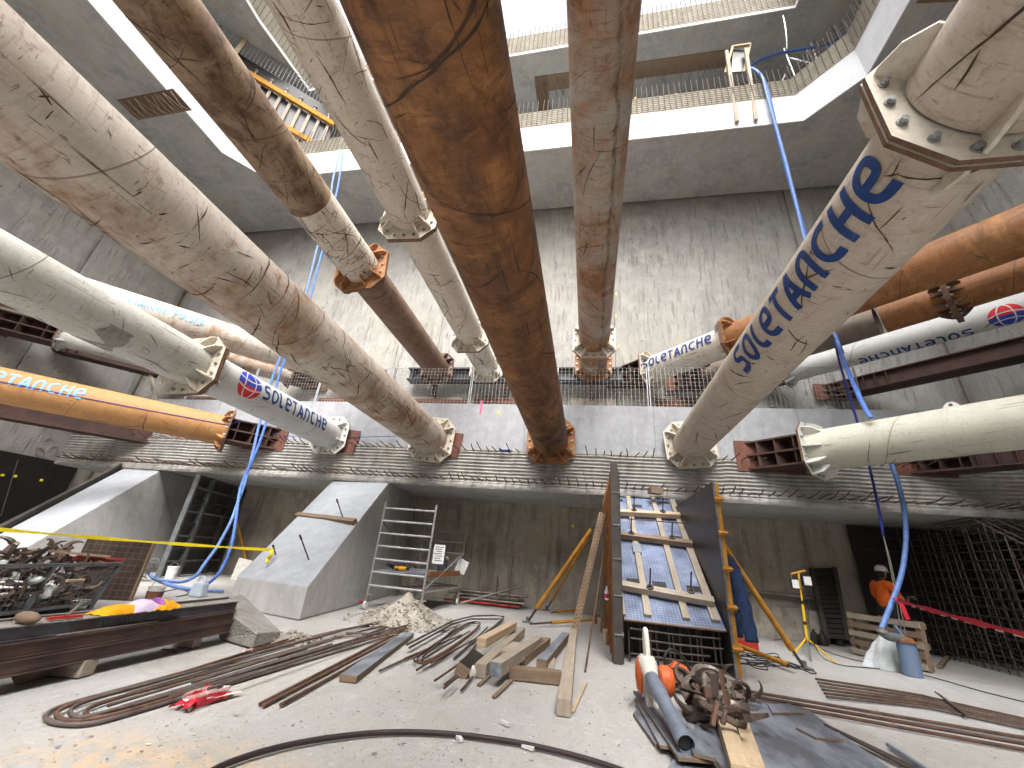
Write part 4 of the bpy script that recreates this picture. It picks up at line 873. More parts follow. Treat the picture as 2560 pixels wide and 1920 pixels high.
for x, y in ((38, 1191), (103, 1201), (6, 1188)):
    m = MB(); p = PX(x, y, XL+.12); m.lathe(p, [(.05, 0), (.05, .02), (.03, .05)], (1, 0, 0), 10); m.build('yellow_spot', 'target', mem)
m = MB(); m.cyl(PX(45, 1150, XL+.13), PX(2, 1290, XL+.13), .015, 5); m.build('membrane_seam', 'form_grey', mem)
# steel formwork panel leaning against the left buttress
fp = thing('steel_formwork', 'dark steel formwork panel with a grid of ribs beside the left buttress', 'formwork', P(400, 1445))
u0, u1 = V((-11.25, 9.9, .02)), V((-12.15, 12.6, .02)); dd = (u1-u0).normalized(); nn = V((-dd.y, dd.x, 0)); nn = nn if nn.x > 0 else -nn; L = (u1-u0).length; HH = 2.72
m = MB(); m.hexa([u0, u1, u1-nn*.03, u0-nn*.03]+[q+V((0, 0, HH)) for q in (u0, u1, u1-nn*.03, u0-nn*.03)]); m.build('skin', 'form_dk', fp)
for k in (0, .27, .73, 1): m = MB(); p = u0+dd*(L*k)+nn*.06; m.beam(p, p+V((0, 0, HH)), .09 if k in (0, 1) else .12, .12, nn); m.build('upright', 'form_grey' if k < .5 else 'form_dk', fp)
for i in range(9): m = MB(); p = u0+nn*.05+V((0, 0, .05+i*.33)); m.beam(p, p+dd*L, .08, .05); m.build('rib', 'form_grey' if i % 2 else 'form_dk', fp)
m = MB(); m.cyl(PY(590, 1292, 12.3), PY(614, 1398, 12.5), .045, 10); one(m, 'push_pull_prop', 'yellow', 'yellow steel prop standing alone against the brown wall by the steel formwork panel', 'prop', smooth=60)
m = MB(); q = [P(575, 1450), P(592, 1452), P(628, 1400), P(598, 1394)]; m.hexa([PY(575, 1450, 8.3), PY(600, 1450, 8.3), PY(600, 1450, 8.36), PY(575, 1450, 8.36), PY(598, 1394, 8.7), PY(632, 1402, 8.7), PY(632, 1402, 8.76), PY(598, 1394, 8.76)]); one(m, 'board', 'cream_pl', 'dirty pale board leaning on the far side of the middle buttress', 'board')
# ================================================================ FORMWORK BOX on the right
FX0, FX1, FY = .52, 1.96, 7.0
sb, su = V((0, FY, .545)), V((0, BY+.02, 2.86)); sd = (su-sb).normalized(); sn = V((1, 0, 0)).cross(sd).normalized(); SL = (su-sb).length
FH = lambda x, y, l=0.0: plane_hit(x, y, sb+sn*l, sn)
fb = thing('formwork_box', 'open formwork box for a sloping buttress, sky-tinted mesh-faced top with timber battens and rebar below', 'formwork', (1.2, FY, 0))
m = MB(); p0, p1 = V((FX0+.02, 0, 0)), V((FX1-.02, 0, 0)); q = [sb+p0, sb+p1, su+p1, su+p0]
m.add([v-sn*.021 for v in q]+q, [(3, 2, 1, 0), (4, 5, 6, 7), (0, 1, 5, 4), (1, 2, 6, 5), (2, 3, 7, 6), (3, 0, 4, 7)], [[(0, 0), (1.4, 0), (1.4, SL), (0, SL)]]*2+[[(.02, .02)]*4]*4); m.build('sloping_sheet', 'ply_sky_tint', fb)
m = MB(); m.beam(sb+p0-sn*.012+V((0, -.004, 0)), sb+p1-sn*.012+V((0, -.004, 0)), .02, .024, sn); m.build('sheet_edge', 'wood_dk', fb)
for (x0, y0, x1, y1), w in zip(((1540, 1400, 1555, 1538), (1570, 1242, 1620, 1540), (1630, 1238, 1716, 1548), (1680, 1250, 1790, 1553)), (.1, .1, .1, .12)):
    A_, B_ = FH(x0, y0, .028), FH(x1, y1, .028); m = MB()
    if x0 == 1570:
        mid, m2 = A_.lerp(B_, .52), A_.lerp(B_, .58); m.beam(A_, mid, w, .05, sn); m.build('batten', 'wood', fb, bevel=.003); m = MB(); m.beam(mid, m2+(m2-mid)*.3, w*1.5, .06, sn); m.build('splice', 'ply_grey', fb); m = MB(); m.beam(m2, B_, w, .05, sn); m.build('batten', 'wood', fb, bevel=.003); continue
    m.beam(A_, B_, w, .05, sn); m.build('batten', 'wood', fb, bevel=.003)
for i, (x0, y0, x1, y1) in enumerate(((1538, 1280, 1704, 1289), (1543, 1336, 1731, 1360), (1548, 1462, 1785, 1505))):
    m = MB(); m.beam(FH(x0, y0, .105), FH(x1, y1, .105), .12, .10, sn); m.build('waler', ['wood_new', 'wood_dk', 'wood'][i], fb, bevel=.004)
for (x, y) in ((1585, 1276), (1657, 1280), (1578, 1334), (1680, 1345), (1625, 1470), (1727, 1480)):
    p = FH(x, y, .15); m = MB(); m.cyl(p-sn*.1, p+sn*.28+V((0, 0, .06)), .012, 7); m.lathe(p+sn*.01, [(.06, 0), (.06, .015), (.025, .02), (.025, .05)], sn, 8); m.build('tie_rod', 'form_dk', fb)
for (x, y) in ((1545, 1250), (1592, 1265), (1660, 1256), (1583, 1453), (1648, 1461), (1735, 1472), (1690, 1345)):
    p = FH(x, y, .003); m = MB(); r_ = V((.11, 0, 0)); m.add([p-r_-sd*.07, p+r_-sd*.07, p+r_+sd*.07, p-r_+sd*.07], [(0, 1, 2, 3)]); m.build('cut_opening', 'ink', fb)
m = MB(); m.cyl(FH(1540, 1295, .2), FH(1745, 1311, .2)+V((.12, 0, 0)), .012, 6); m.build('cross_rod', 'rebar', fb)
# side panels
for sgn, X, nm in ((-1, FX0, 'left'), (1, FX1, 'right')):
    x0 = X if sgn < 0 else X; H_ = 2.72 if sgn < 0 else 2.62; y0, y1 = FY-.08, BY-.12
    m = MB(); m.box((X+sgn*.012, (y0+y1)/2, H_/2), (.024, y1-y0, H_)); m.build('side_sheet', 'ply_black', fb)
    m = MB(); m.box((X+sgn*(.07 if sgn < 0 else .02), y0-.012, H_/2), (.13 if sgn < 0 else .03, .024, H_)); m.build('end_frame', 'form_dk' if sgn < 0 else 'form_grey', fb)
    mt = 'orange_frame' if sgn < 0 else 'yellow'
    for k in range(6):
        y = y0+.06+(y1-y0-.12)*k/5; m = MB(); wx = .14 if sgn < 0 else .075; m.box((X+sgn*(.026+wx/2), y, H_/2), (wx, .07, H_-.02)); m.build('frame_upright', mt, fb)
    for k in range(7):
        z = .12+(H_-.24)*k/6; m = MB(); wx = .12 if sgn < 0 else .06; m.box((X+sgn*(.025+wx/2), (y0+y1)/2, z), (wx, y1-y0-.02, .06)); m.build('frame_rib', mt, fb)
    for k in range(5):
        z = .35+k*.5; m = MB(); m.box((X+sgn*.06, y0-.04, z), (.12, .04, .07)); m.cyl((X+sgn*.0, y0-.07, z), (X+sgn*.13, y0-.07, z), .015, 7); m.build('clamp', 'form_grey' if sgn < 0 else 'yellow', fb)
m = MB(); m.box((FX0-.09, FY-.125, 1.42), (.12, .05, 2.84)); m.build('corner_post', 'form_dk', fb)
for i in range(17):
    x = FX0+.1+i*.078+random.uniform(-.02, .02); y = FY+.12+random.choice((0, 0, .18, .4)); m = MB(); m.tube([(x, y, 0), (x+random.uniform(-.02, .02), y+.02, .5+(y-FY)*.62-.03)], .012, 6); m.build('upright_bar', 'rebar_dk', fb)
for z, x0, x1, y in ((.12, .62, 1.9, 7.02), (.2, .82, 1.7, 7.05), (.31, .62, 1.88, 7.02), (.43, .62, 1.86, 7.03)):
    m = MB(); m.tube([(x0, y, z), ((x0+x1)/2, y-.02, z-.01), (x1, y, z)], .013, 6); m.build('cross_bar', 'rebar_dk', fb)
m = MB(); m.box((1.24, FY+.75, .35), (1.36, .02, .68)); m.build('back_sheet', 'ply_black', fb)
m = MB(); m.box((FX1-.4, BY-.35, 2.97), (.3, .2, .14), rz(.3)); m.build('packing_block', 'wood_dk', fb)
# props of the formwork box
def prop(label, a, b, r=.045, grp='yellow adjustable props', foot=True, inner=.16, outer='yellow'):
    a, b = V(a), V(b); t = thing('push_pull_prop', label, 'prop', b, grp); d = (b-a); L = d.length; d /= L
    m = MB(); m.cyl(a+d*.1, b-d*L*inner, r, 14); m.cyl(b-d*(L*inner+.1), b-d*(L*inner-.03), r*1.18, 14); m.build('outer_tube', outer, t, smooth=50)
    m = MB(); m.cyl(b-d*L*inner, b-d*.04, r*.55, 10); m.cyl(a, a+d*.12, r*.55, 10); m.build('inner_tube', 'form_dk', t, smooth=50)
    if foot:
        m = MB(); m.box(b+V((0, 0, .012-b.z*0)), (.2, .16, .024)); m.box(b+V((0, 0, .06)), (.05, .09, .1)); m.build('foot_plate', 'form_grey', t)
    return t
prop('long yellow prop bracing the left side of the formwork box', PY(1484, 1315, 9.2), P(1318, 1556))
prop('thinner yellow prop behind the long one left of the formwork box', PY(1474, 1338, 10.8), P(1365, 1526), .036)
prop('yellow prop lying low across to the formwork box from the prop foot', P(1500, 1548, .12), P(1322, 1560, .06), .03, foot=False, inner=.3)
prop('low yellow prop against the brown wall behind the props', P(1478, 1520, .12), P(1375, 1532, .06), .03, foot=False)
prop('long yellow prop bracing the right side of the formwork box', PX(1797, 1345, 2.15), P(2012, 1672))
prop('yellow prop lying on the floor right of the formwork box', P(1838, 1610, .12), P(1995, 1672, .07), .036, foot=False)
m = MB(); a_, b_ = PY(1506, 1282, 8.9), P(1433, 1590); d_ = (a_-b_).normalized(); m.beam(b_, a_, .13, .045, (0, -1, .2)); u_ = V((0, -1, .2)); u_ = (u_-d_*u_.dot(d_)).normalized(); s_ = d_.cross(u_)
ps = thing('perforated_channel', 'pale brown perforated steel channel leaning on the left side of the formwork box', 'channel', b_); m.build('channel', basic('primer_channel', (.42, .30, .2), (.3, .2, .13), 5), ps)
for i in range(34):
    for e in (-1, 1): m = MB(); m.lathe(b_+d_*((a_-b_).length*(i+.5+.25*e)/34)+s_*e*.03+u_*.0235, [(.013, 0), (.012, .002)], u_, 8); m.build('hole', 'ink', ps)
for i, (a_, b_, r_) in enumerate(((PY(1527, 1262, 8.2), P(1463, 1680), .013), (PY(1458, 1175, 10.0), PY(1484, 1335, 9.9), .008))):
    m = MB(); m.cyl(a_, b_, r_, 7); one(m, 'steel_rod', 'rebar', ['long thin rusty rod leaning on the formwork box, its foot on the floor', 'thin rod hanging down beside the slab edge above the long yellow prop'][i], 'rod')
c_ = P(1430, 1560)
m = MB(); 
for i in range(5):
    p = P(1500+i*9, 1560+i*16+random.uniform(-5, 5)); m = MB(); m.box(p+V((-.05, .3, .09)), (.12, .1, .2), rz(random.random())); one(m, 'wood_offcut', 'wood_new' if i % 2 else 'wood_dk', 'small timber offcut standing among others at the left foot of the formwork box', 'offcut', 'offcuts at the formwork foot')
m = MB(); p = PY(1517, 1500, 7.3); m.lathe(p, [(.035, 0), (.035, .12), (.012, .17), (.014, .2)], n=10); o = m.build('drink_bottle', 'pvc_water', None, smooth=50); tag(o, 'small plastic bottle with a red label perched on the formwork frame', 'bottle'); m = MB(); m.lathe(p+V((0, 0, .03)), [(.0365, 0), (.0365, .06)], n=10); m.build('red_label', 'tape_r', o)
# ================================================================ SCAFFOLD
sx0, sx1 = PY(966, 1254, 8.98).x, PY(1092, 1262, 8.98).x; sy0, sy1 = 8.98, 11.6
sc = thing('scaffold_tower', 'small aluminium ladder-frame scaffold tower on castors beside the middle buttress', 'scaffold', (sx0, sy0, 0))
zr = [PY(840+x*.21695, 1180+y*.21695, sy0).z for x, y in ((570, 415), (540, 560), (512, 703), (483, 850), (455, 1000), (430, 1150), (402, 1305))]
ztop = PY(966, 1254, sy0).z
for fr, y in ((0, sy0), (1, sy1)):
    f_ = thing_part('ladder_frame', sc); mt = 'gal' if fr == 0 else 'gal_dk'
    for x in (sx0, sx1):
        m = MB(); m.cyl((x, y, .25), (x, y, ztop-(.12 if fr else 0)), .026 if fr == 0 else .02, 10); m.build('post', mt, f_, smooth=60)
    for z in zr:
        m = MB(); m.cyl((sx0, y, z), (sx1, y, z), .024 if fr == 0 else .016, 10); m.build('rung', mt, f_, smooth=60)
    for x in (sx0, sx1):
        cs = thing_part('castor', sc); m = MB(); m.cyl((x, y, .13), (x, y, .3), .018, 8); m.box((x, y, .2), (.07, .06, .12)); m.cyl((x-.1, y, .27), (x+.1, y, .27), .012, 6); m.build('stem', 'gal_dk', cs)
        m = MB(); m.cyl((x-.025, y, .08), (x+.025, y, .08), .08, 18); m.build('wheel', 'white_pl', cs, smooth=40)
        m = MB(); m.box((x-.06, y-.07, .13), (.06, .07, .04)); m.build('brake', 'red', cs)
zp = zr[5]
m = MB(); m.box(((sx0+sx1)/2, (sy0+sy1)/2, zp+.045), (sx1-sx0-.08, sy1-sy0-.1, .03)); m.build('platform', 'ply_grey', sc)
m = MB(); m.box((sx1+.0, (sy0+sy1)/2, zp+.05), (.03, sy1-sy0-.3, .12)); m.build('toe_board', 'orange_frame', sc)
for i, (p, q) in enumerate((((sx1, sy0, zr[6]+.02), (sx1, sy1, zr[3])), ((sx1, sy0, zr[6]-.02), (sx1, sy1, zr[6]-.05)), ((sx0+.5, sy0, zr[6]), (sx1-.1, sy1, zr[6])), ((sx0, sy0, zr[1]), (sx0, sy1, zr[5])))):
    m = MB(); m.cyl(p, q, .02, 8); m.build('brace', 'gal' if i < 2 else 'gal_dk', sc, smooth=60)
m = MB(); m.box((sx1-.1, sy0+.9, zr[3]-.06), (.28, .01, .42)); sg = m.build('notice_board', 'paper', sc)
m = MB()
for i in range(7): m.box((sx1-.1+(-.02 if i % 2 else .01), sy0+.893, zr[3]+.1-i*.05), (.2-.03*(i % 3), .003, .014))
m.build('notice_print', 'ink', sg)
m = MB(); m.box((sx1+.02, sy1-.05, zp+.22), (.3, .01, .34), ry(.35)); m.build('notice_board', 'paper', sc)
m = MB(); m.lathe((sx1-.25, sy1-.9, zp+.062), [(.11, 0), (.14, .27), (.145, .28), (.13, .28), (.1, .02)], n=18); bk = m.build('bucket', 'wale', None, smooth=40); tag(bk, 'dark blue-grey bucket standing on the scaffold platform', 'bucket'); m = MB(); m.tube([V((sx1-.25+.14*math.cos(a), sy1-.9, zp+.34+.1*math.sin(a))) for a in [PI*i/10 for i in range(11)]], .007, 5); m.build('handle', 'gal_dk', bk)
dr = thing('cordless_drill', 'yellow and black cordless drill lying on the scaffold platform', 'drill', (sx0+.55, sy0+.25, zp+.1)); m = MB(); m.cyl((sx0+.42, sy0+.22, zp+.11), (sx0+.68, sy0+.24, zp+.11), .045, 10); m.build('body', 'foil_y', dr, smooth=50, bevel=.004); m = MB(); m.box((sx0+.48, sy0+.26, zp+.09), (.06, .16, .06)); m.build('grip', 'black', dr); m = MB(); m.cyl((sx0+.68, sy0+.24, zp+.11), (sx0+.75, sy0+.245, zp+.11), .025, 8); m.build('chuck', 'black', dr)
for i in range(3):
    m = MB(); m.tube(smoothpath([(sx0+.18+i*.13+random.uniform(-.08, .08), sy0+.2+random.uniform(0, .4), zp+.08+random.uniform(0, .1)) for _ in range(6)], 2), .03, 6); one(m, 'hand_tool', 'black', ['black tool bag strap heap at the left end of the scaffold platform', 'black hand tool beside the yellow drill on the scaffold', 'black grinder lying furthest back on the scaffold platform'][i], 'hand tool')
# stack of tubes by the wall
for i in range(15):
    row, col = divmod(i, 4); x0 = -3.75+random.uniform(-.25, .15); x1 = -1.75+random.uniform(-.2, .12); y = 12.2+col*.13+row*.03; z = .05+row*.085; m = MB()
    m.cyl((x0, y, z), (x1, y+random.uniform(-.06, .06), z+random.uniform(-.01, .02)), .028, 9); m.cyl((x1-.03, y, z), (x1+.01, y, z), .042, 9); one(m, 'scaffold_tube', 'red' if i == 0 else 'gal_dk', 'red tube at the bottom front of the tube stack by the wall' if i == 0 else 'dull grey scaffold tube in the low stack against the brown wall', 'tube', 'tubes stacked against the wall', smooth=60)
m = MB(); m.cyl(P(1152, 1508, .05), PY(1312, 1463, 12.3), .028, 9); one(m, 'scaffold_tube', 'gal_dk', 'grey tube lying slanted across the front of the tube stack', 'tube', 'tubes stacked against the wall', smooth=60)
for x0, y0, x1, y1 in ((1271, 1513, 1283, 1390), (1243, 1490, 1243, 1440)):
    m = MB(); m.cyl(PY(x0, y0, 11.9), PY(x1, y1, 12.3), .011, 6); one(m, 'steel_rod', 'rebar', 'thin rusty rod standing upright in front of the tube stack' if x0 > 1250 else 'short thin rod standing at the middle of the tube stack', 'rod')
# ================================================================ rubble
def heap(name, label, c, r, h, n, mat, cat, stones):
    m = MB(); c = V(c)
    def f(u, v):
        a = 2*PI*u; rr = r*v; hh = h*max(0, (1-v)**1.25); q = V((c.x+rr*math.cos(a)*1.25, c.y+rr*math.sin(a), 0)); hh *= 1+.5*noise.noise(q*3.2)
        return V((q.x, q.y, hh+.03*noise.noise(q*9)*(1-v)-.01*(v > .98)))
    m.grid(f, 40, 16); R = random.Random(4)
    for i in range(stones):
        a, v = R.uniform(0, 2*PI), R.random()**.7; s = R.uniform(.008, .028)*(2.2 if R.random() < .07 else 1); rr = r*v*1.25; hh = h*max(0, (1-v))**1.25
        m.blob((c.x+rr*math.cos(a)*1.25, c.y+rr*math.sin(a), hh+s*.3), s, 1, .5, (1, R.uniform(.6, 1.1), .7), i)
    o = m.build(name, mat, None, smooth=25); o['kind'] = 'stuff'; return tag(o, label, cat)
heap('rubble', 'heap of broken concrete and dust on the floor in front of the scaffold', P(1010, 1556), .72, .42, 1, 'rubble', 'rubble heap', 700)
heap('rubble', 'low spill of small stones between the concrete chunk and the rebar loops', P(730, 1598), .34, .06, 1, 'rubble', 'rubble heap', 90)
m = MB(); q = [(505, 1540), (575, 1545), (690, 1598), (630, 1622), (545, 1600)]; base = [P(x, y) for x, y in ((548, 1598), (628, 1622), (695, 1602), (600, 1575))]
m.hexa([base[0], base[1], base[2], base[3], base[0]+V((-.28, -.02, .40)), base[1]+V((-.0, .02, .16)), base[2]+V((0, .02, .10)), base[3]+V((-.22, .1, .42))]); one(m, 'concrete_chunk', 'rubble_dk', 'broken grey concrete chunk lying at the toe of the middle buttress', 'concrete chunk', bevel=.015)
m = MB(); m.blob(P(1035, 1508, .0)+V((0, 0, .42)), .11, 2, .4, (1.3, .8, .8), 5); one(m, 'concrete_chunk', 'chipw', 'whitish lump on top of the rubble heap', 'concrete chunk', smooth=30)
# ================================================================ REBAR on the floor
def ground(pts, z): return [P(x, y, z) for x, y in pts]
def bar(name, pts, r, mat, label, group, closed=False, sm=2, z=None, cat='rebar'):
    pts = ground(pts, r if z is None else z) if len(pts[0]) == 2 else pts
    if sm: pts = smoothpath(pts, sm, closed)
    m = MB(); m.tube(pts, r, 7, closed=closed); return one(m, name, mat, label, cat, group, smooth=60)
G1 = 'long closed rebar loops left of the rubble'
LP = lambda dx, dy, w: [(890+dx, 1562+dy), (560+dx, 1652+dy), (300+dx, 1724+dy), (165+dx, 1760+dy), (114+dx, 1782+dy), (112+dx, 1797+dy), (140+dx, 1809+dy), (212+dx, 1813+dy-w), (300+dx, 1792+dy-w), (600+dx, 1700+dy-w), (930+dx, 1604+dy-w), (1000+dx, 1580+dy-w*.6), (985+dx, 1568+dy-w*.3)]
for i, (dx, dy, w, z, mt, lab) in enumerate(((0, 0, 0, .015, 'rebar_grey', 'long closed rebar loop with its round bend reaching farthest left, lowest of the pile'), (28, -5, 11, .03, 'rebar', 'long closed rebar loop lying second from the left end in the loop pile'), (62, -12, 24, .045, 'rebar_grey', 'narrow rebar loop lying third in the pile, smooth and grey'), (100, -8, 33, .02, 'rebar', 'shortest closed rebar loop, innermost of the long pile'))):
    bar('rebar_loop', LP(dx, dy, w), .014, mt, lab, G1, True, 2, z)
for i, (p0_, p1_) in enumerate((((300, 1768), (830, 1610)), ((270, 1764), (800, 1606)), ((420, 1742), (880, 1612)))):
    bar('rebar_bar', [p0_, p1_], .012, 'rebar_grey', ['grey bar end lying nearest the round loop bends', 'second grey bar inside the long loops', 'grey bar along the lower arm of the long loops'][i], 'straight bars by the long loops', sm=0, z=.02+.01*i)
for i, (a, b, mt) in enumerate((((318, 1722), (770, 1598), 'rebar'), ((330, 1718), (760, 1592), 'rebar'), ((345, 1716), (720, 1598), 'rebar'), ((640, 1634), (860, 1575), 'rebar_grey'), ((696, 1643), (768, 1622), 'rebar_grey'), ((480, 1706), (830, 1600), 'rebar_grey'), ((520, 1722), (900, 1600), 'rebar_grey'))):
    bar('rebar_bar', [a, b], .012, mt, ['rusty straight bar, first of three lying behind the long loops', 'rusty straight bar, middle of three lying behind the long loops', 'rusty straight bar, last of three lying behind the long loops', 'grey straight bar reaching toward the concrete chunk', 'very short grey bar lying loose inside the long loops', 'grey straight bar lying along the middle of the loop pile', 'grey straight bar lying along the front of the loop pile'][i], 'straight bars by the long loops', sm=0, z=.02+.012*i)
for i, (a, b) in enumerate((((650, 1760), (1012, 1572)), ((658, 1764), (1020, 1578)), ((702, 1762), (1010, 1592)))):
    bar('rebar_bar', [a, b], .015, 'rebar', ['thick rusty bar on the far side of three lying left of the black-faced plank', 'thick rusty bar in the middle of three left of the black-faced plank', 'thick rusty bar nearest the black-faced plank'][i], 'three bars left of the plank', sm=0, z=.016+.002*i)
for i, (a, b, c_) in enumerate((((905, 1590), (968, 1567), .05), ((900, 1600), (965, 1570), .03), ((835, 1590), (950, 1592), .02), ((865, 1582), (998, 1588), .02))):
    bar('rebar_bar', [a, b], .014, 'rebar_grey', 'short grey bar lying across the far ends of the long loops', 'bars across the far loop ends', sm=0, z=c_)
E_ = lambda x, y: (900+x*.25316, 1500+y*.25316)
G2 = 'rebar loops in the middle of the floor'
bar('rebar_loop', [E_(*p) for p in ((465, 440), (1005, 160), (1425, 150), (1410, 215), (1130, 400), (930, 580))], .015, 'rebar_dk', 'large open rebar hoop, outermost of the middle pile', G2, sm=1, z=.10)
bar('rebar_loop', [E_(*p) for p in ((488, 470), (1010, 185), (1340, 190), (1425, 180), (1080, 450))], .015, 'rebar_dk', 'second open rebar hoop lying just under the outermost one of the middle pile', G2, sm=1, z=.06)
bar('rebar_loop', [E_(*p) for p in ((488, 605), (720, 640), (1240, 225), (1070, 208), (640, 500))], .012, 'rebar', 'thin closed rebar loop lying inside the open hoops of the middle pile', G2, True, 2, .05)
bar('rebar_loop', [E_(*p) for p in ((520, 600), (700, 615), (1215, 240), (1085, 222), (700, 470))], .012, 'rebar', 'thin closed rebar loop nested within another in the middle pile', G2, True, 2, .03)
for i, (a, b) in enumerate((((190, 700), (760, 440)), ((440, 580), (1000, 345)), ((560, 690), (900, 480)), ((610, 590), (1080, 310)), ((630, 640), (1010, 400)), ((740, 795), (1080, 560)), ((830, 870), (960, 760)), ((836, 835), (950, 745)), ((1003, 890), (1130, 740)), ((930, 575), (1260, 270)), ((1060, 550), (1250, 320)), ((700, 620), (1175, 365)), ((620, 560), (955, 265)))):
    bar('rebar_bar', [E_(*a), E_(*b)], .012, 'rebar' if i % 3 else 'rebar_dk', ['loose rusty bar reaching farthest left out of the middle pile', 'loose rusty bar, second from the left end of the middle pile', 'loose rusty bar crossing the near bend of the thin loop', 'loose rusty bar lying through the thin loop', 'loose rusty bar low inside the thin loop', 'loose rusty bar ending in front of the middle pile, left of the black-faced block', 'lower of two bar ends poking out under the black-faced block', 'upper of two bar ends poking out under the black-faced block', 'bar end lying on the floor right of the black-faced block', 'loose rusty bar on the right side of the middle pile', 'short loose bar beside the broken timber', 'long loose bar along the right edge of the thin loop', 'loose bar along the far left edge of the hoop'][i], 'loose bars of the middle pile', sm=0, z=.02+.011*(i % 8))
G3 = 'long bars on the right of the floor'
for i in range(6):
    o_ = i*6.2; bar('rebar_bar', [(2038+o_*.9, 1697+o_*1.45), (2292+o_*.6, 1735+o_*1.05), (2340+o_*.5, 1748+o_*.95), (2700, 1828+o_*.75)], .015, 'rebar_dk' if i % 2 else 'rebar', ['farthest', 'second farthest', 'third', 'fourth', 'second nearest', 'nearest'][i]+' of the six kinked bars laid side by side at the right edge', G3, sm=2, z=.016)
for i in range(3):
    bar('rebar_bar', [(1862+i*4, 1727+i*11), (2700, 1868+i*16)], .017, 'rebar', ['upper', 'middle', 'lower'][i]+' of three thick rusty bars lying between the plywood and the kinked bars', 'three thick bars by the plywood', sm=0, z=.018+.02*(i == 1))
for i in range(3):
    bar('rebar_bar', [(2062+i*7, 1812+i*3), (2330+i*16, 1950+i*2)], .012, 'rebar_dk', ['left', 'middle', 'right'][i]+' one of three thin dark bars lying across the near right corner', 'thin dark bars in the near right corner', sm=0, z=.03)
bar('steel_rod', [(2220, 1862), (2345, 1945)], .018, 'grey_pl', 'single blue-grey rod lying in the near right corner', None, sm=0, z=.02, cat='rod')
for i in range(2): bar('rebar_bar', [(2338+i*8, 1730+i*4), (2412+i*6, 1785+i*3)], .011, 'rebar_dk', ['left', 'right'][i]+' one of two short bars lying across the kinked bars', 'short bars across the kinked bars', sm=0, z=.05)
# ================================================================ TIMBERS
def timber(label, a, b, w, h, mat, z=0.0, roll=0.0, face=None, name='timber', group=None, dz=0.0, bevel=.005):
    a, b = P(*a), P(*b); m = MB(); m.beam(a+V((0, 0, z+h/2)), b+V((0, 0, z+h/2+dz)), w, h, roll=roll); o = one(m, name, mat, label, name.replace('_', ' '), group, bevel=bevel)
    if face: o.data.materials.append(MT[face[0]]); [setattr(p, 'material_index', 1) for p in o.data.polygons if p.index in face[1]]
    return o
GT = 'loose square timbers'
timber('long grey square timber lying nearest the viewer, pointing away, right of the timber heap', (1409, 1792), (1434, 1590), .125, .125, 'wood', group=GT)
timber('square timber with one dark face resting raised on a cross timber, middle of the heap', E_(1322, 860), E_(1760, 480), .13, .13, 'wood', .085, face=('ply_grey', (3, 5)), group=GT, dz=-.05)
timber('cross timber lying under the dark-faced one, square to the others', E_(1470, 775), E_(1985, 830), .12, .12, 'wood_dk', group=GT)
timber('dark film-faced square timber right of the heap, beside the perforated channel', E_(1790, 700), E_(2030, 400), .13, .12, 'wood_dk', face=('ply_grey', (1,)), group=GT)
timber('grey square timber left of the middle of the heap, passing under the broken one', E_(1180, 770), E_(1590, 350), .13, .13, 'wood', group=GT)
timber('short black-faced square block at the left end of the timber heap', E_(1000, 770), E_(1150, 620), .15, .12, 'wood_dk', roll=.4, face=('ply_black', (1,)), group=GT)
timber('broken timber with a splintered end lying on top of the heap', E_(1180, 590), E_(1500, 400), .13, .11, 'wood_new', .13, group=GT, dz=.03)
timber('short grey timber block between the two longest timbers of the heap', E_(1420, 625), E_(1550, 520), .14, .13, 'wood', group=GT)
timber('short timber stub lying far back under the raised timber', E_(1600, 640), E_(1850, 440), .1, .1, 'wood_dk', group=GT)
timber('tiny pale timber offcut between the dark timber and the long grey one', E_(1880, 720), E_(1900, 610), .07, .05, 'wood', group=GT)
timber('thin lath lying under the front end of the raised timber', E_(1320, 970), E_(1500, 800), .04, .02, 'wood_dk', name='lath'); timber('thin lath poking out left of the raised timber', E_(1170, 855), E_(1290, 740), .04, .02, 'wood_dk', name='lath')
timber('pair of thin laths lying right of the long grey timber', (1432, 1782), (1465, 1710), .03, .02, 'wood_new', name='lath')
timber('black-faced plank lying diagonally left of the rebar pile', (868, 1706), (1020, 1592), .17, .06, 'wood_dk', face=('ply_grey', (1,)), name='plank')
timber('square timber block under the near left end of the steel beams', (100, 1680), (215, 1690), .14, .12, 'wood', name='timber_block', group='blocks under the steel beams'); timber('tilted timber wedge at the very end of the blocks by the left edge', (40, 1708), (110, 1688), .1, .1, 'wood_dk', roll=.7, name='timber_block', group='blocks under the steel beams')
timber('small timber block under the far right end of the steel beams', (440, 1612), (490, 1618), .12, .1, 'wood', name='timber_block', group='blocks under the steel beams'); timber('thin stick on the floor before the block under the steel beams', (405, 1625), (445, 1630), .03, .015, 'wood_dk', name='stick')
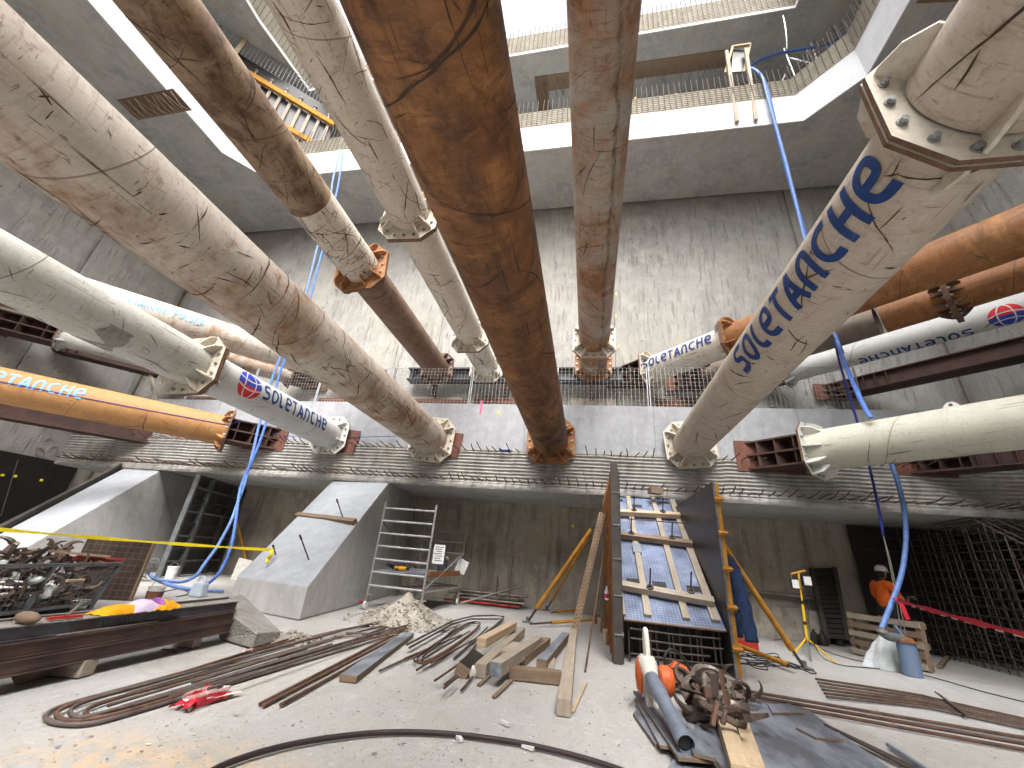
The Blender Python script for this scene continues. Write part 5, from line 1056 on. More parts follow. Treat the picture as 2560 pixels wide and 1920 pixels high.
# ================================================================ STEEL BEAMS stack
sa = V((-4.3, 4.97, 0)); dv = V((.06, -1, 0)).normalized(); sb2 = sa+dv*5.5; sn_ = V((dv.y, -dv.x, 0)); sn_ = sn_ if sn_.x < 0 else -sn_
GB = 'steel beams in the left stack'
for i, (z, off, ext, mt, lab) in enumerate(((.11, 0, 0, 'plate_steel', 'lowest dark steel beam of the stack at the left'), (.222, .02, .06, 'plate_steel', 'middle dark steel beam of the stack at the left'), (.334, .05, .1, 'plate_blue', 'topmost bluish-black steel beam of the stack, dusty on top'))):
    a_, b_ = sa-dv*ext+sn_*off, sb2+sn_*off; t = thing('steel_beam', lab, 'steel beam', a_, GB)
    for k, (zz, w, h, o2) in enumerate(((z, .34, .012, 0), (z+.097, .34, .012, 0))):
        m = MB(); m.beam(a_+V((0, 0, zz+h/2))+sn_*.16, b_+V((0, 0, zz+h/2))+sn_*.16, w, h); m.build('flange_sheet', mt if k == 0 or i < 2 else 'rubble_dk', t, bevel=.003)
    m = MB(); m.beam(a_+V((0, 0, z+.0545))+sn_*.015+dv*.02, b_+V((0, 0, z+.0545))+sn_*.015, .016, .084); m.build('web', mt, t)
    m = MB(); m.beam(a_+V((0, 0, z+.0545))+sn_*.29+dv*.02, b_+V((0, 0, z+.0545))+sn_*.29, .016, .084); m.build('web', mt, t)
    for q in (.7, 2.3, 3.9):
        m = MB(); m.lathe(a_+dv*(q+i*.4)+V((0, 0, z+.06))+sn_*.0065, [(.013, 0), (.012, .002)], -sn_, 10); m.build('bolt_hole', 'ink', t)
m = MB(); zt = .444
for k, (dx, hh) in enumerate(((0, .06), (.04, .06), (.1, .05), (.16, .07), (.2, .05), (.24, .06), (.28, .07))): m.beam(sa+dv*(1.55-dx)+V((0, 0, .36))+sn_*.054, sa+dv*(1.57-dx)+V((0, 0, .355+hh))+sn_*.054, .008, .003, sn_)
o = m.build('chalk_marking', 'chalk', t)
PB = lambda u, w, h=0: sa+dv*u+sn_*w+V((0, 0, zt+h))
pk_ = thing('packet', 'bright yellow plastic packet with a lilac band lying on the steel beams', 'packet', PB(1.5, .2))
def pillow(u0, u1, w0, w1, h, seed, amp=.012):
    m = MB(); m.grid(lambda u, v: PB(u0+(u1-u0)*u, w0+(w1-w0)*v, .006+h*(math.sin(PI*u)**.5*math.sin(PI*v)**.6 if 0 < u < 1 and 0 < v < 1 else 0)+amp*noise.noise(V((u*5, v*5, seed)))), 18, 12); return m
pillow(1.2, 1.6, .0, .2, .07, 1).build('bag_end', 'foil_y', pk_, smooth=180); pillow(.8, 1.14, -.02, .2, .07, 5, .03).build('bag_end', 'foil_y', pk_, smooth=180)
pillow(1.02, 1.34, -.01, .22, .095, 2).build('paper_band', 'paper_p', pk_, smooth=180); pillow(.99, 1.04, -.01, .22, .1, 2).build('purple_stripe', 'label_p', pk_, smooth=180)
for i, (u0, u1, w0, w1, r_) in enumerate(((1.3, 3.4, .22, .2, .008), (-.1, 1.0, .22, .25, .012))):
    m = MB(); m.cyl(PB(u0, w0, .015), PB(u1, w1, .015), r_, 7); one(m, 'steel_rod', 'rebar_dk', ['long thin rod on the steel beams, left of the yellow packet', 'thicker dark rod on the steel beams, right of the yellow packet'][i], 'rod')
m = MB(); m.cyl(sa+dv*1.0+V((0, 0, .341))+sn_*.03, sa+dv*1.9+V((0, 0, .341))+sn_*.02, .008, 7); one(m, 'steel_rod', 'gal_dk', 'thin grey rod lying on the ledge of the middle steel beam', 'rod')
hm = thing('squeegee', 'red and white hand squeegee lying on the steel beams near the left edge', 'squeegee', PB(1.9, .1)); m = MB(); m.beam(PB(1.75, .05, .02), PB(1.98, .08, .02), .035, .02); m.build('blade', 'red', hm); m = MB(); m.cyl(PB(1.85, .07, .03), PB(1.68, .2, .09), .012, 8); m.build('handle', 'gal_dk', hm)
m = MB(); m.blob(PB(2.12, .08, .04), .065, 2, .2, (1.6, .9, .7), 3); one(m, 'work_glove', 'wood_dk', 'brown crumpled work glove on the steel beams at the left edge', 'glove', smooth=180)
timber('pale broomstick end lying on the far edge of the steel beams', (165, 1545), (118, 1552), .03, .03, 'wood_new', .445, name='stick')
# ================================================================ mesh basket of clamps
bR = P(222, 1522); bd = (P(0, 1552)-bR).normalized(); bn = V((-bd.y, bd.x, 0)); bn = bn if bn.x < 0 else -bn
bk_ = thing('mesh_basket', 'grey steel mesh basket heaped with formwork clamps, behind the steel beams', 'basket', bR)
BL, BW, BH = 2.0, 1.0, .62; BC = lambda u, w, z: bR+bd*u+bn*w+V((0, 0, z))-bd*(.22*z/BH)*(1-u/BL)
for (p, q, w) in ((BC(0, 0, BH), BC(BL, 0, BH), .06), (BC(0, BW, BH), BC(BL, BW, BH), .06), (BC(0, 0, BH), BC(0, BW, BH), .06), (BC(0, 0, .08), BC(BL, 0, .08), .05), (BC(0, 0, 0), BC(0, 0, BH), .06), (BC(BL*.5, 0, 0), BC(BL*.5, 0, BH), .06), (BC(0, BW, 0), BC(0, BW, BH), .06), (BC(BL, 0, 0), BC(BL, 0, BH), .06)):
    m = MB(); m.beam(p, q, w, w*.7, (0, 0, 1) if abs((q-p).normalized().z) < .8 else bn); m.build('rail', 'form_grey', bk_)
m = MB()
for i in range(30): m.tube([BC(BL*i/29, .0, .09), BC(BL*i/29, .0, BH)], .004, 4, False)
for i in range(8): m.tube([BC(0, .0, .1+i*.065), BC(BL, .0, .1+i*.065)], .004, 4, False)
for i in range(14): m.tube([BC(0, BW*i/13, .09), BC(0, BW*i/13, BH)], .004, 4, False)
for i in range(8): m.tube([BC(0, 0, .1+i*.065), BC(0, BW, .1+i*.065)], .004, 4, False)
m.build('wire_mesh', 'form_grey', bk_); m = MB(); m.hexa([BC(0, 0, .05), BC(BL, 0, .05), BC(BL, BW, .05), BC(0, BW, .05)]+[BC(0, 0, .08), BC(BL, 0, .08), BC(BL, BW, .08), BC(0, BW, .08)]); m.build('floor_sheet', 'form_dk', bk_)
def clamp(label, loc, rot, mat='clamp', s=1.0, group=None):      # cast formwork clamp: a spine with two hooked jaws and a wedge
    R = rot; L_ = V(loc); W = lambda x, y, z: L_+R@V((x*s, y*s, z*s)); t = thing('formwork_clamp', label, 'clamp', loc, group)
    m = MB(); m.beam(W(-.17, 0, 0), W(.17, 0, 0), .045*s, .05*s, R@V((0, 0, 1))); m.build('spine', mat, t, bevel=.004)
    for e in (-1, 1):
        o_ = []; i_ = []
        for k in range(11):
            a = -1.1+2.5*k/10; ro, ri = .105, .085-.045*math.sin(PI*min(1, k/8)*.9); ri = .105-(.008+.05*(1-k/10)**.8)
            o_.append((e*(.12+.0)+e*ro*math.cos(a)*.85, .02+ro*math.sin(a)+.09)); i_.append((e*.12+e*ri*math.cos(a)*.85, .02+ri*math.sin(a)+.09))
        m = MB()
        for k in range(10):
            q = [o_[k], o_[k+1], i_[k+1], i_[k]]; wd = .026*(1-k/11)+.006
            m.hexa([W(x, -wd*.75, y) for x, y in q]+[W(x, wd*.75, y) for x, y in q])
        m.build('jaw', mat, t)
    m = MB(); m.beam(W(.02, -.07, .035), W(.02, .12, .05), .03*s, .06*s, R@V((0, 0, 1))); m.build('wedge', 'edge_rust' if mat == 'clamp' else 'clamp', t)
    m = MB(); m.cyl(W(-.06, -.05, .02), W(-.06, .06, .02), .022*s, 9); m.build('pin', mat, t)
    return t
def rrot(R): return rz(R.uniform(0, 6.28))@rx(R.uniform(-1.6, 1.6))@ry(R.uniform(-1.2, 1.2))
Rr = random.Random(11)
for i in range(34):
    u, w = Rr.uniform(.2, 1.9), Rr.uniform(.1, .9); z = Rr.uniform(.14, .5) if i < 16 else Rr.uniform(.55, .8)*(.75+.25*math.sin(PI*u/2))
    if i < 16: w = Rr.uniform(.08, .3)
    clamp('cast clamp among the jumbled heap in the mesh basket', BC(u, w, z), rrot(Rr), 'clamp_l' if i % 5 == 0 else 'clamp', Rr.uniform(.8, 1.2), 'clamps heaped in the mesh basket')
m = MB(); m.hexa([BC(.25, .12, .1), BC(1.9, .12, .1), BC(1.9, .9, .1), BC(.25, .9, .1), BC(.3, .12, .5), BC(1.9, .12, .58), BC(1.9, .9, .6), BC(.3, .9, .5)]); m = MB()
for i in range(90): m.blob(BC(Rr.uniform(.15, 1.9), Rr.uniform(.1, .9), Rr.uniform(.1, .55)), Rr.uniform(.03, .09), 1, .5, (1.8, .6, .5), i, rrot(Rr))
o = m.build('scrap_iron', 'clamp', None, smooth=20); o['kind'] = 'stuff'; tag(o, 'jumble of small rusty scrap iron filling the mesh basket', 'scrap iron')
for i in range(4):
    m = MB(); m.blob(BC(.9+.2*i, .02 if i < 2 else .4, .3+.14*i), .09, 2, .5, (1.2, .5, .9), i+20, rrot(Rr)); one(m, 'film_scrap', 'bag', ['crumpled white film low in the basket behind the wire', 'crumpled white film at mid height in the basket behind the wire', 'silvery film lying on the heap near the middle of the basket', 'silvery film on top of the heap by the plank'][i], 'film scrap', 'film scraps in the basket', smooth=180)
m = MB(); m.beam(BC(.95, .45, .78), PY(270, 1391, 5.7), .11, .028); one(m, 'plank', 'wood_new', 'pale pointed plank sticking out to the right over the mesh basket', 'plank')
m = MB(); m.cyl(BC(.55, .25, .68), BC(-.12, .12, .66), .03, 9); one(m, 'clamp_tube', 'red', 'red tube lying on the rim of the mesh basket', 'tube')
pa, pb = P(147, 1494), P(323, 1502); pz = PY(325, 1352, pb.y).z; pz2 = PY(146, 1337, pa.y).z
gp = thing('plywood_sheet', 'dark brown mesh-faced plywood panel standing on edge behind the basket', 'plywood', pb); m = MB(); nn_ = V((0, .02, 0)); LL = (pb-pa).length
m.add([pa, pb, pb+V((0, 0, pz)), pa+V((0, 0, pz2)), pa+nn_, pb+nn_, pb+nn_+V((0, 0, pz)), pa+nn_+V((0, 0, pz2))], [(0, 1, 2, 3), (5, 4, 7, 6), (0, 4, 5, 1), (1, 5, 6, 2), (2, 6, 7, 3), (3, 7, 4, 0)], [[(0, 0), (LL, 0), (LL, pz), (0, pz2)]]+[[(.02, .02)]*4]*5); m.build('sheet', 'ply_brown', gp)
m = MB(); m.beam(pb+V((.015, .01, 0)), pb+V((.015, .01, pz)), .03, .05, (0, 1, 0)); m.build('edge_strip', 'wood_dk', gp)
# ================================================================ small things at the far left
def bucket(label, c, r, h, mat, name='bucket', handle=True):
    c = V(c); t = thing(name, label, name.replace('_', ' '), c); m = MB(); m.lathe(c, [(r*.85, 0), (r, h), (r*1.06, h), (r*1.06, h-.02), (r*.97, h-.021), (r*.95, h-.06), (.01, h-.07)], n=20); m.build('body', mat, t, smooth=40)
    if handle: m = MB(); m.tube([c+V((r*1.05*math.cos(a), 0, h+r*.7*math.sin(a))) for a in [PI*i/10 for i in range(11)]], .006, 5); m.build('handle', 'gal_dk', t)
    return t
b_ = bucket('small white paint bucket with a dark red label standing behind the steel beams', P(381, 1500), .13, .22, 'white_pl'); m = MB(); m.lathe(P(381, 1500)+V((0, 0, .03)), [(.1225, 0), (.13, .12)], n=20); m.build('label_band', 'steel_red', b_)
bucket('white plastic tub near the foot of the steel formwork panel', P(423, 1447), .13, .3, 'white_pl', 'tub')
cn = thing('jerry_can', 'translucent bluish plastic jerry can standing behind the steel beams', 'jerry can', P(492, 1492)); c = P(492, 1492); m = MB(); m.hexa([c+V((x*.15, y*.09, 0)) for x, y in ((-1, -1), (1, -1), (1, 1), (-1, 1))]+[c+V((x*.12, y*.08, .26)) for x, y in ((-1, -1), (1, -1), (1, 1), (-1, 1))]); m.build('body', 'pvc_water', cn, bevel=.03); m = MB(); m.tube(smoothpath([c+V((-.1, 0, .25)), c+V((-.09, 0, .36)), c+V((.03, 0, .37)), c+V((.08, 0, .25))], 2), .02, 8); m.cyl(c+V((.08, 0, .25)), c+V((.08, 0, .31)), .03, 10); m.build('handle', 'pvc_water', cn, smooth=60)
cc = P(345, 1452)
for i in range(14):
    R = random.Random(i); r_ = R.uniform(.16, .3); h0 = R.uniform(.02, .3); m = MB(); ph = R.uniform(0, 6)
    m.tube([cc+V((-.1+r_*math.cos(a)*1.2+.03*math.sin(3*a+ph), r_*math.sin(a)*.8, h0+.1*math.sin(a+ph)+.1)) for a in [2*PI*k/26 for k in range(26)]], .011, 5, closed=True)
    one(m, 'cable_coil', 'gal_dk' if i % 2 else 'grey_hose', 'loop of grey cable in the tangled coil beside the brown mesh-faced panel', 'cable', 'tangled cable coil by the panel', smooth=60)
for (pts, mt, lab, r_) in (([(560, 1478), (500, 1476), (440, 1468), (390, 1448), (372, 1435)], 'blue_lt', 'pale blue hose end lying on the floor toward the cable coil', .035), ([(405, 1480), (450, 1470), (480, 1484), (440, 1492)], 'grey_hose', 'thin grey cable loop on the floor by the paint bucket', .01)):
    m = MB(); m.tube(smoothpath(ground(pts, r_), 2), r_, 8); one(m, 'hose', mt, lab, 'hose', smooth=60)
# ================================================================ hanging hoses
def hose(label, pts, r, mat, name='hose', flat=.55, it=2):
    m = MB(); m.tube(smoothpath([PY(x, y, Y) for x, y, Y in pts], it), r, 9, flat=flat); return one(m, name, mat, label, 'hose', smooth=60)
hose('left one of two pale blue hoses hanging together left of the middle buttress', [(850, 372, 9.85), (846, 400, 9.83), (832, 445, 9.82), (826, 500, 9.8), (800, 590, 9.78), (770, 715, 9.75), (752, 790, 9.72), (692, 908, 9.7), (655, 1030, 9.7), (628, 1150, 9.65), (610, 1215, 9.6), (592, 1262, 9.5), (580, 1300, 9.3), (545, 1365, 9.1), (528, 1388, 9.0), (508, 1414, 8.9), (492, 1440, 8.8), (455, 1458, 8.75), (395, 1450, 9.0)], .036, 'blue_lt')
hose('right one of two blue hoses hanging together left of the middle buttress', [(858, 378, 9.8), (852, 420, 9.78), (848, 450, 9.78), (838, 500, 9.75), (815, 590, 9.72), (782, 720, 9.7), (765, 790, 9.7), (706, 905, 9.68), (674, 1030, 9.66), (645, 1120, 9.62), (612, 1190, 9.6), (598, 1228, 9.5), (590, 1300, 9.3), (580, 1362, 9.0), (562, 1410, 8.85), (540, 1444, 8.7), (505, 1470, 8.6), (470, 1480, 8.5)], .036, 'blue_hose')
hR = [(1872, 168, 10.6), (1885, 172, 10.2), (1905, 190, 9.95), (1915, 215, 9.9), (1925, 250, 9.88), (1935, 300, 9.86), (1960, 400, 9.84), (1990, 510, 9.82), (2020, 615, 9.8), (2052, 725, 9.75), (2085, 835, 9.7), (2102, 882, 9.7)]
hose('bundle of two light blue hoses hanging from the upper slab edge on the right', hR, .058, 'blue_hose', flat=.7)
hose('thinner light blue hose strand twisted round the bundle hanging from the upper slab', [(x+4*math.sin(i*1.3), y, Y-.1) for i, (x, y, Y) in enumerate(hR)], .045, 'blue_lt')
hose('light blue hose curving along the rebar to the timber box frame, upper right', [(1875, 166, 10.6), (1900, 148, 10.5), (1950, 132, 10.4), (2010, 122, 10.3), (2060, 115, 10.2), (2090, 100, 10.1), (2110, 80, 10.1)], .05, 'blue_hose')
hose('light blue hose ending tied on the ivory strut on the right', [(2092, 850, 9.6), (2108, 900, 9.4), (2130, 950, 9.1), (2152, 1000, 8.7), (2172, 1036, 8.5), (2178, 1044, 8.45)], .042, 'blue_hose')
hose('dark blue hose passing straight down behind the ivory strut', [(2085, 845, 9.8), (2098, 905, 9.78), (2120, 980, 9.75), (2145, 1060, 9.72), (2170, 1150, 9.7), (2190, 1240, 9.6), (2202, 1300, 9.5), (2208, 1338, 9.45)], .042, 'blue_dk')
hose('grey-blue hose curving down from behind the ivory strut to the pump elbow', [(2222, 1140, 9.6), (2240, 1190, 9.55), (2255, 1240, 9.5), (2263, 1290, 9.45), (2266, 1350, 9.4), (2258, 1420, 9.3), (2244, 1470, 9.2), (2224, 1520, 9.1), (2204, 1572, 9.0)], .05, 'blue_lt', flat=.8)
m = MB(); m.tube(smoothpath([PY(x, y, 9.6) for x, y in ((2222, 1140), (2231, 1165), (2248, 1215), (2262, 1283))], 2), .054, 9, flat=.8); one(m, 'hose', 'grey_hose', 'dark grey sleeve round the upper part of the curving pump hose', 'hose', smooth=60)
for i in (0, 1): hose(['left', 'right'][i]+' lifting rope running from the dark blue hose end down to the pump', [(2208, 1338, 9.45), (2222+i*4, 1400, 9.4), (2236+i*4, 1470, 9.3), (2250+i*10, 1560, 9.2), (2256+i*8, 1590, 9.15)], .009, 'glove', 'rope', 1)
# ================================================================ pump, sack, pallet
pb0, pt = P(2282, 1690), PY(2263, 1600, P(2282, 1690).y)
pm = thing('submersible_pump', 'blue cylindrical drainage pump with a yellow collar standing on the floor by the pallet', 'pump', pb0); ax = (pt-pb0).normalized(); hp = (pt-pb0).length
m = MB(); m.cyl(pb0, pb0+ax*(hp*.93), .135, 22); m.build('body', 'pump', pm, smooth=50); m = MB(); m.lathe(pb0+ax*hp*.93, [(.16, 0), (.16, .03), (.12, .04), (.1, .08), (.04, .09)], ax, 22); m.build('collar', 'orange_frame', pm, smooth=40)
el = PY(2204, 1580, 9.0); m = MB(); m.tube(smoothpath([el+V((.03, 0, .06)), el, el+V((.08, 0, -.06)), pt+V((-.12, 0, .02)), pt+V((-.02, 0, .0))], 2), .07, 12); m.build('elbow', 'grey_hose', pm, smooth=60); m = MB(); m.lathe(el-V((0, 0, .01)), [(.085, 0), (.085, .05)], (.2, 0, 1), 14); m.build('clamp_ring', 'gal_dk', pm, smooth=40)
m = MB(); m.tube(smoothpath([pt, pt+V((-.05, 0, .1)), pt+V((-.1, 0, .2))], 1), .03, 8); m.build('outlet', 'pump', pm, smooth=60)
sc_ = P(2212, 1672); m = MB()
def sack(u, v):
    a = 2*PI*u; h = .56*v; r_ = (.27*(1-v)**.6+.045)*(1+.18*math.sin(3*a+v*2)+.1*noise.noise(V((math.cos(a)*2, math.sin(a)*2, v*4)))); return sc_+V((r_*math.cos(a)*1.0+.16*v, r_*math.sin(a)*.55, h+.03*noise.noise(V((a, v*5, 1)))*v))
m.grid(sack, 30, 16); one(m, 'sack', 'bag', 'white plastic sack slumped against the blue pump', 'sack', smooth=180)
q0, q1 = P(2130, 1634), P(2322, 1682); pd = (q1-q0).normalized(); pn = V((-pd.y, pd.x, 0)); pn = pn if pn.y > 0 else -pn; PLn = (q1-q0).length; up_ = (V((0, 0, 1))+pn*.12).normalized()
pl = thing('pallet', 'worn wooden pallet standing on its long edge against the rebar cage', 'pallet', q0)
for i in range(5): m = MB(); p = q0+up_*(.07+i*.165); m.beam(p, p+pd*PLn, .1, .022, pn); m.build('deck_board', 'wood_dk' if i % 2 else 'wood', pl, bevel=.003)
for k in (0.04, .5, .96): m = MB(); p = q0+pd*(PLn*k)+pn*.06; m.beam(p, p+up_*.8, .1, .09, pn); m.build('bearer', 'wood_dk', pl)
for i in (0, 2, 4): m = MB(); p = q0+up_*(.07+i*.165)+pn*.12; m.beam(p, p+pd*PLn, .1, .022, pn); m.build('back_board', 'wood_dk', pl)
m = MB(); m.beam(P(2350, 1672)+V((0, 0, .03)), P(2372, 1645)+V((0, 0, .03)), .07, .05); one(m, 'wood_offcut', 'wood_dk', 'small timber offcut on the floor right of the pallet', 'offcut')
# ================================================================ floodlight tripod
tb = P(2024, 1634); tl_ = thing('floodlight_stand', 'yellow tripod floodlight stand with two small lamp heads', 'work light', tb); tp = PY(1996, 1432, tb.y); hub = tb+V((0, 0, .22)); 
m = MB(); m.cyl(hub, hub.lerp(tp, .55), .028, 10); m.cyl(hub.lerp(tp, .5), tp, .019, 10); m.build('pole', 'yellow2', tl_, smooth=60)
for k in (.25, .55): m = MB(); c = hub.lerp(tp, k); m.cyl(c-V((0, 0, .03)), c+V((0, 0, .03)), .035, 10); m.build('collar', 'black', tl_)
for (x, y) in ((1982, 1638), (2086, 1656), (2028, 1652)):
    m = MB(); m.cyl(hub+V((0, 0, .05)), P(x, y, .015), .016, 8); m.build('leg', 'yellow2' if x != 2028 else 'gal', tl_, smooth=60)
m = MB(); m.cyl(PY(1977, 1435, tb.y), PY(2013, 1427, tb.y), .022, 8); m.build('crossbar', 'yellow', tl_)
for (x, y, w, h, mt, lb) in ((1988, 1460, .15, .19, 'black', 'lamp_head'), (2016, 1452, .2, .2, 'black', 'lamp_head')):
    c = PY(x, y, tb.y-.08); R = rz(.25 if x > 2000 else -.15); m = MB(); m.box(c, (w, .06, h), R); hd = m.build(lb, mt, tl_, bevel=.008); m = MB(); m.box(c+R@V((0, -.034, 0)), (w*.8, .008, h*.82), R); m.build('lamp_glass', 'paper', hd)
m = MB(); m.cyl(PY(1977, 1435, tb.y), PY(1980, 1462, tb.y), .012, 6); m.build('bracket', 'gal_dk', tl_)
m = MB(); m.tube(smoothpath([tp, tp+V((.12, 0, -.5)), hub+V((.1, 0, .5)), hub+V((.06, -.05, .05)), P(2060, 1660, .01), P(2200, 1672, .01)], 2), .008, 5); m.build('cable', 'black', tl_)
# slatted rack leaning on the wall, boards and pipe at the wall foot
rk = thing('slatted_rack', 'black slatted rack leaning on the brown wall behind the floodlight stand', 'rack', P(2085, 1606)); bl, br, tl2, tr2 = PY(2066, 1596, 12.2), PY(2118, 1600, 12.2), PY(2028, 1421, 12.72), PY(2086, 1419, 12.72)
for p, q in ((bl, tl2), (br, tr2)): m = MB(); m.beam(p, q, .09, .07, (0, -1, .2)); m.build('stile', 'form_dk', rk)
for i in range(15): k = (i+.5)/15; m = MB(); m.beam(bl.lerp(tl2, k), br.lerp(tr2, k), .09, .03, (0, -1, .5)); m.build('slat', 'ply_black', rk)
m = MB(); m.hexa([bl+V((0, .05, 0)), br+V((0, .05, 0)), br+V((0, .07, 0)), bl+V((0, .07, 0)), tl2+V((0, .05, 0)), tr2+V((0, .05, 0)), tr2+V((0, .07, 0)), tl2+V((0, .07, 0))]); m.build('back_sheet', 'form_dk', rk)
a_, b_ = PY(1868, 1592, 12.4), PY(2078, 1614, 12.4); m = MB(); m.hexa([V((a_.x, 12.4, 0)), V((b_.x, 12.4, 0)), V((b_.x, 12.46, 0)), V((a_.x, 12.46, 0)), V((a_.x, 12.6, .72)), V((b_.x, 12.6, .66)), V((b_.x, 12.66, .66)), V((a_.x, 12.66, .72))]); one(m, 'board', 'lining', 'long pale board standing at the foot of the brown wall right of the formwork box', 'board')
m = MB(); m.cyl(V((a_.x-.3, 12.75, 1.0)), V((b_.x, 12.75, .95)), .05, 10); one(m, 'pipe', 'gal_dk', 'grey pipe running along the brown wall above the pale board', 'pipe', smooth=60)
for i in range(5):
    m = MB(); c = P(2040+i*20, 1610+(i % 2)*4); m.lathe(c, [(.09, 0), (.1, .1), (.08, .2), (.03, .26), (.03, .3)], n=12); one(m, 'canister', 'black', ['dark canister nearest the floodlight pole', 'second dark canister right of the floodlight pole', 'middle dark canister at the foot of the black rack', 'fourth dark canister at the foot of the black rack', 'dark canister nearest the pallet'][i], 'canister', 'canisters below the rack', smooth=40)
# cables on the floor
for i, c in enumerate(((1880, 1662), (1900, 1650), (1925, 1655), (1960, 1672), (1890, 1640), (1870, 1668))):
    R = random.Random(i+3); cc = P(*c); r_ = R.uniform(.18, .42); m = MB(); ph = R.uniform(0, 6)
    m.tube([cc+V((r_*math.cos(a)*1.3+.05*math.sin(2*a+ph), r_*math.sin(a)*.55+.04*math.sin(3*a), .012+.05*max(0, math.sin(a*2+ph)))) for a in [2*PI*k/36 for k in range(36)]], .008, 5, closed=True)
    one(m, 'cable_coil', 'black', 'loop of thin black cable on the floor at the right foot of the formwork box', 'cable', 'black cable loops on the floor', smooth=60)
m = MB(); m.tube(smoothpath(ground([(1935, 1600), (1990, 1592), (2040, 1618), (2120, 1648), (2200, 1660), (2330, 1692), (2440, 1725), (2600, 1765)], .01), 2), .008, 5); one(m, 'cable', 'black', 'thin black cable trailing across the floor to the right edge', 'cable')
m = MB(); m.box(P(1865, 1626)+V((0, 0, .1)), (.42, .25, .18), rz(-.2)); o = one(m, 'toolbox', 'red', 'red toolbox on the floor under the hanging jacket', 'toolbox', bevel=.01)
# jacket hanging on the right side of the formwork box
def limb(m, pts, rs, n=14, seed=0, flat=.6): m.tube(smoothpath(pts, 2), .1, n, rs=None, flat=flat)
jk = thing('jacket', 'navy quilted work jacket hanging on the right side of the formwork box', 'jacket', PX(1830, 1450, 2.3)); JX = FX1+.2
for (pts, r0, r1, nm, sd) in (([(1818, 1400), (1832, 1420), (1846, 1460), (1862, 1520), (1880, 1605)], .11, .085, 'sleeve', 1), ([(1812, 1405), (1815, 1440), (1824, 1480), (1834, 1530), (1848, 1592)], .12, .075, 'sleeve', 2), ([(1808, 1395), (1814, 1418), (1818, 1450), (1830, 1500)], .09, .15, 'body', 3)):
    pp = smoothpath([PX(x, y, JX+.04*sd) for x, y in pts], 2); m = MB(); n = len(pp)
    m.tube(pp, .1, 14, rs=[(r0+(r1-r0)*i/(n-1))*(1+.10*math.sin(i*2.4+sd)) for i in range(n)], flat=.7); m.build(nm, 'jacket', jk, smooth=180)
# ================================================================ PERSON
pp = V((6.5, 11.3, 0)); pr = thing('person', 'person in an orange hi-vis jacket and pale helmet working at the rebar cage', 'person', pp)
fwd = V((.93, .36, 0)).normalized(); sdv = V((-fwd.y, fwd.x, 0))
def Q(f, s_, z): return pp+fwd*f+sdv*s_+V((0, 0, z))
def skin(name, verts, edges, radii, mat, parent, sub=2):
    me = bpy.data.meshes.new(name); Mi = wmat(parent).inverted(); me.from_pydata([tuple(Mi@v) for v in verts], edges, []); o = bpy.data.objects.new(name, me); C.objects.link(o); o.parent = parent
    sm = o.modifiers.new('skin', 'SKIN'); sl = me.skin_vertices[0].data
    for i, r in enumerate(radii): sl[i].radius = r if isinstance(r, tuple) else (r, r); sl[i].use_root = i == 0
    sm.use_smooth_shade = True; o.modifiers.new('sub', 'SUBSURF').levels = sub; o.modifiers['sub'].render_levels = sub
    me.materials.append(MT[mat]); return o
vb = [Q(0, 0, .93), Q(.02, 0, 1.12), Q(.05, 0, 1.32), Q(.06, 0, 1.44), Q(.07, 0, 1.52), Q(0, .10, .86), Q(.04, .12, .5), Q(-.03, .13, .1), Q(.12, .14, .04), Q(0, -.10, .86), Q(.10, -.12, .5), Q(.02, -.13, .1), Q(.18, -.14, .04), Q(.05, .2, 1.4), Q(.09, .26, 1.14), Q(.32, .2, 1.06), Q(.05, -.2, 1.4), Q(.08, -.27, 1.13), Q(.32, -.24, 1.12), Q(.46, .16, 1.1), Q(.47, -.2, 1.2)]
eb = [(0, 1), (1, 2), (2, 3), (3, 4), (0, 5), (5, 6), (6, 7), (7, 8), (0, 9), (9, 10), (10, 11), (11, 12), (3, 13), (13, 14), (14, 15), (3, 16), (16, 17), (17, 18), (15, 19), (18, 20)]
rb = [(.155, .12), (.15, .115), (.165, .12), (.11, .09), .055, .095, .07, .05, .045, .095, .07, .05, .045, .07, .055, .045, .07, .055, .045, .035, .035]
skin('body', vb, eb, rb, 'navy', pr)
skin('hi_vis_jacket', [Q(.01, 0, .86)]+vb[1:4]+[vb[i] for i in (13, 14, 15, 16, 17, 18)]+[Q(.07, 0, 1.5)], [(0, 1), (1, 2), (2, 3), (3, 4), (4, 5), (5, 6), (3, 7), (7, 8), (8, 9), (3, 10)], [(.18, .14), (.175, .135), (.19, .14), (.13, .11), .09, .072, .056, .09, .072, .056, .075], 'hivis', pr)
for s_ in (1, -1):
    m = MB(); e0, e1 = (vb[14], vb[15]) if s_ > 0 else (vb[17], vb[18]); c = e0.lerp(e1, .35); d_ = (e1-e0).normalized(); m.cyl(c-d_*.025, c+d_*.025, .085, 14); m.build('reflective_band', 'navy', pr, smooth=60)
    h0 = vb[19] if s_ > 0 else vb[20]; hv = [h0-fwd*.03, h0+fwd*.05]; he = [(0, 1)]; hr = [(.034, .02), (.04, .02)]
    for k in range(4): hv += [h0+fwd*.085+sdv*(.03-.02*k), h0+fwd*(.115-.006*abs(k-1.4))+sdv*(.03-.02*k)-V((0, 0, .03)), h0+fwd*.1+sdv*(.03-.02*k)-V((0, 0, .06))]; b = 2+3*k; he += [(1, b), (b, b+1), (b+1, b+2)]; hr += [.011, .010, .009]
    hv += [h0+fwd*.02-sdv*s_*.05, h0+fwd*.06-sdv*s_*.06-V((0, 0, .03))]; he += [(0, 14), (14, 15)]; hr += [.012, .010]
    skin('glove', hv, he, hr, 'glove', pr, 1)
hc = Q(.13, 0, 1.635)
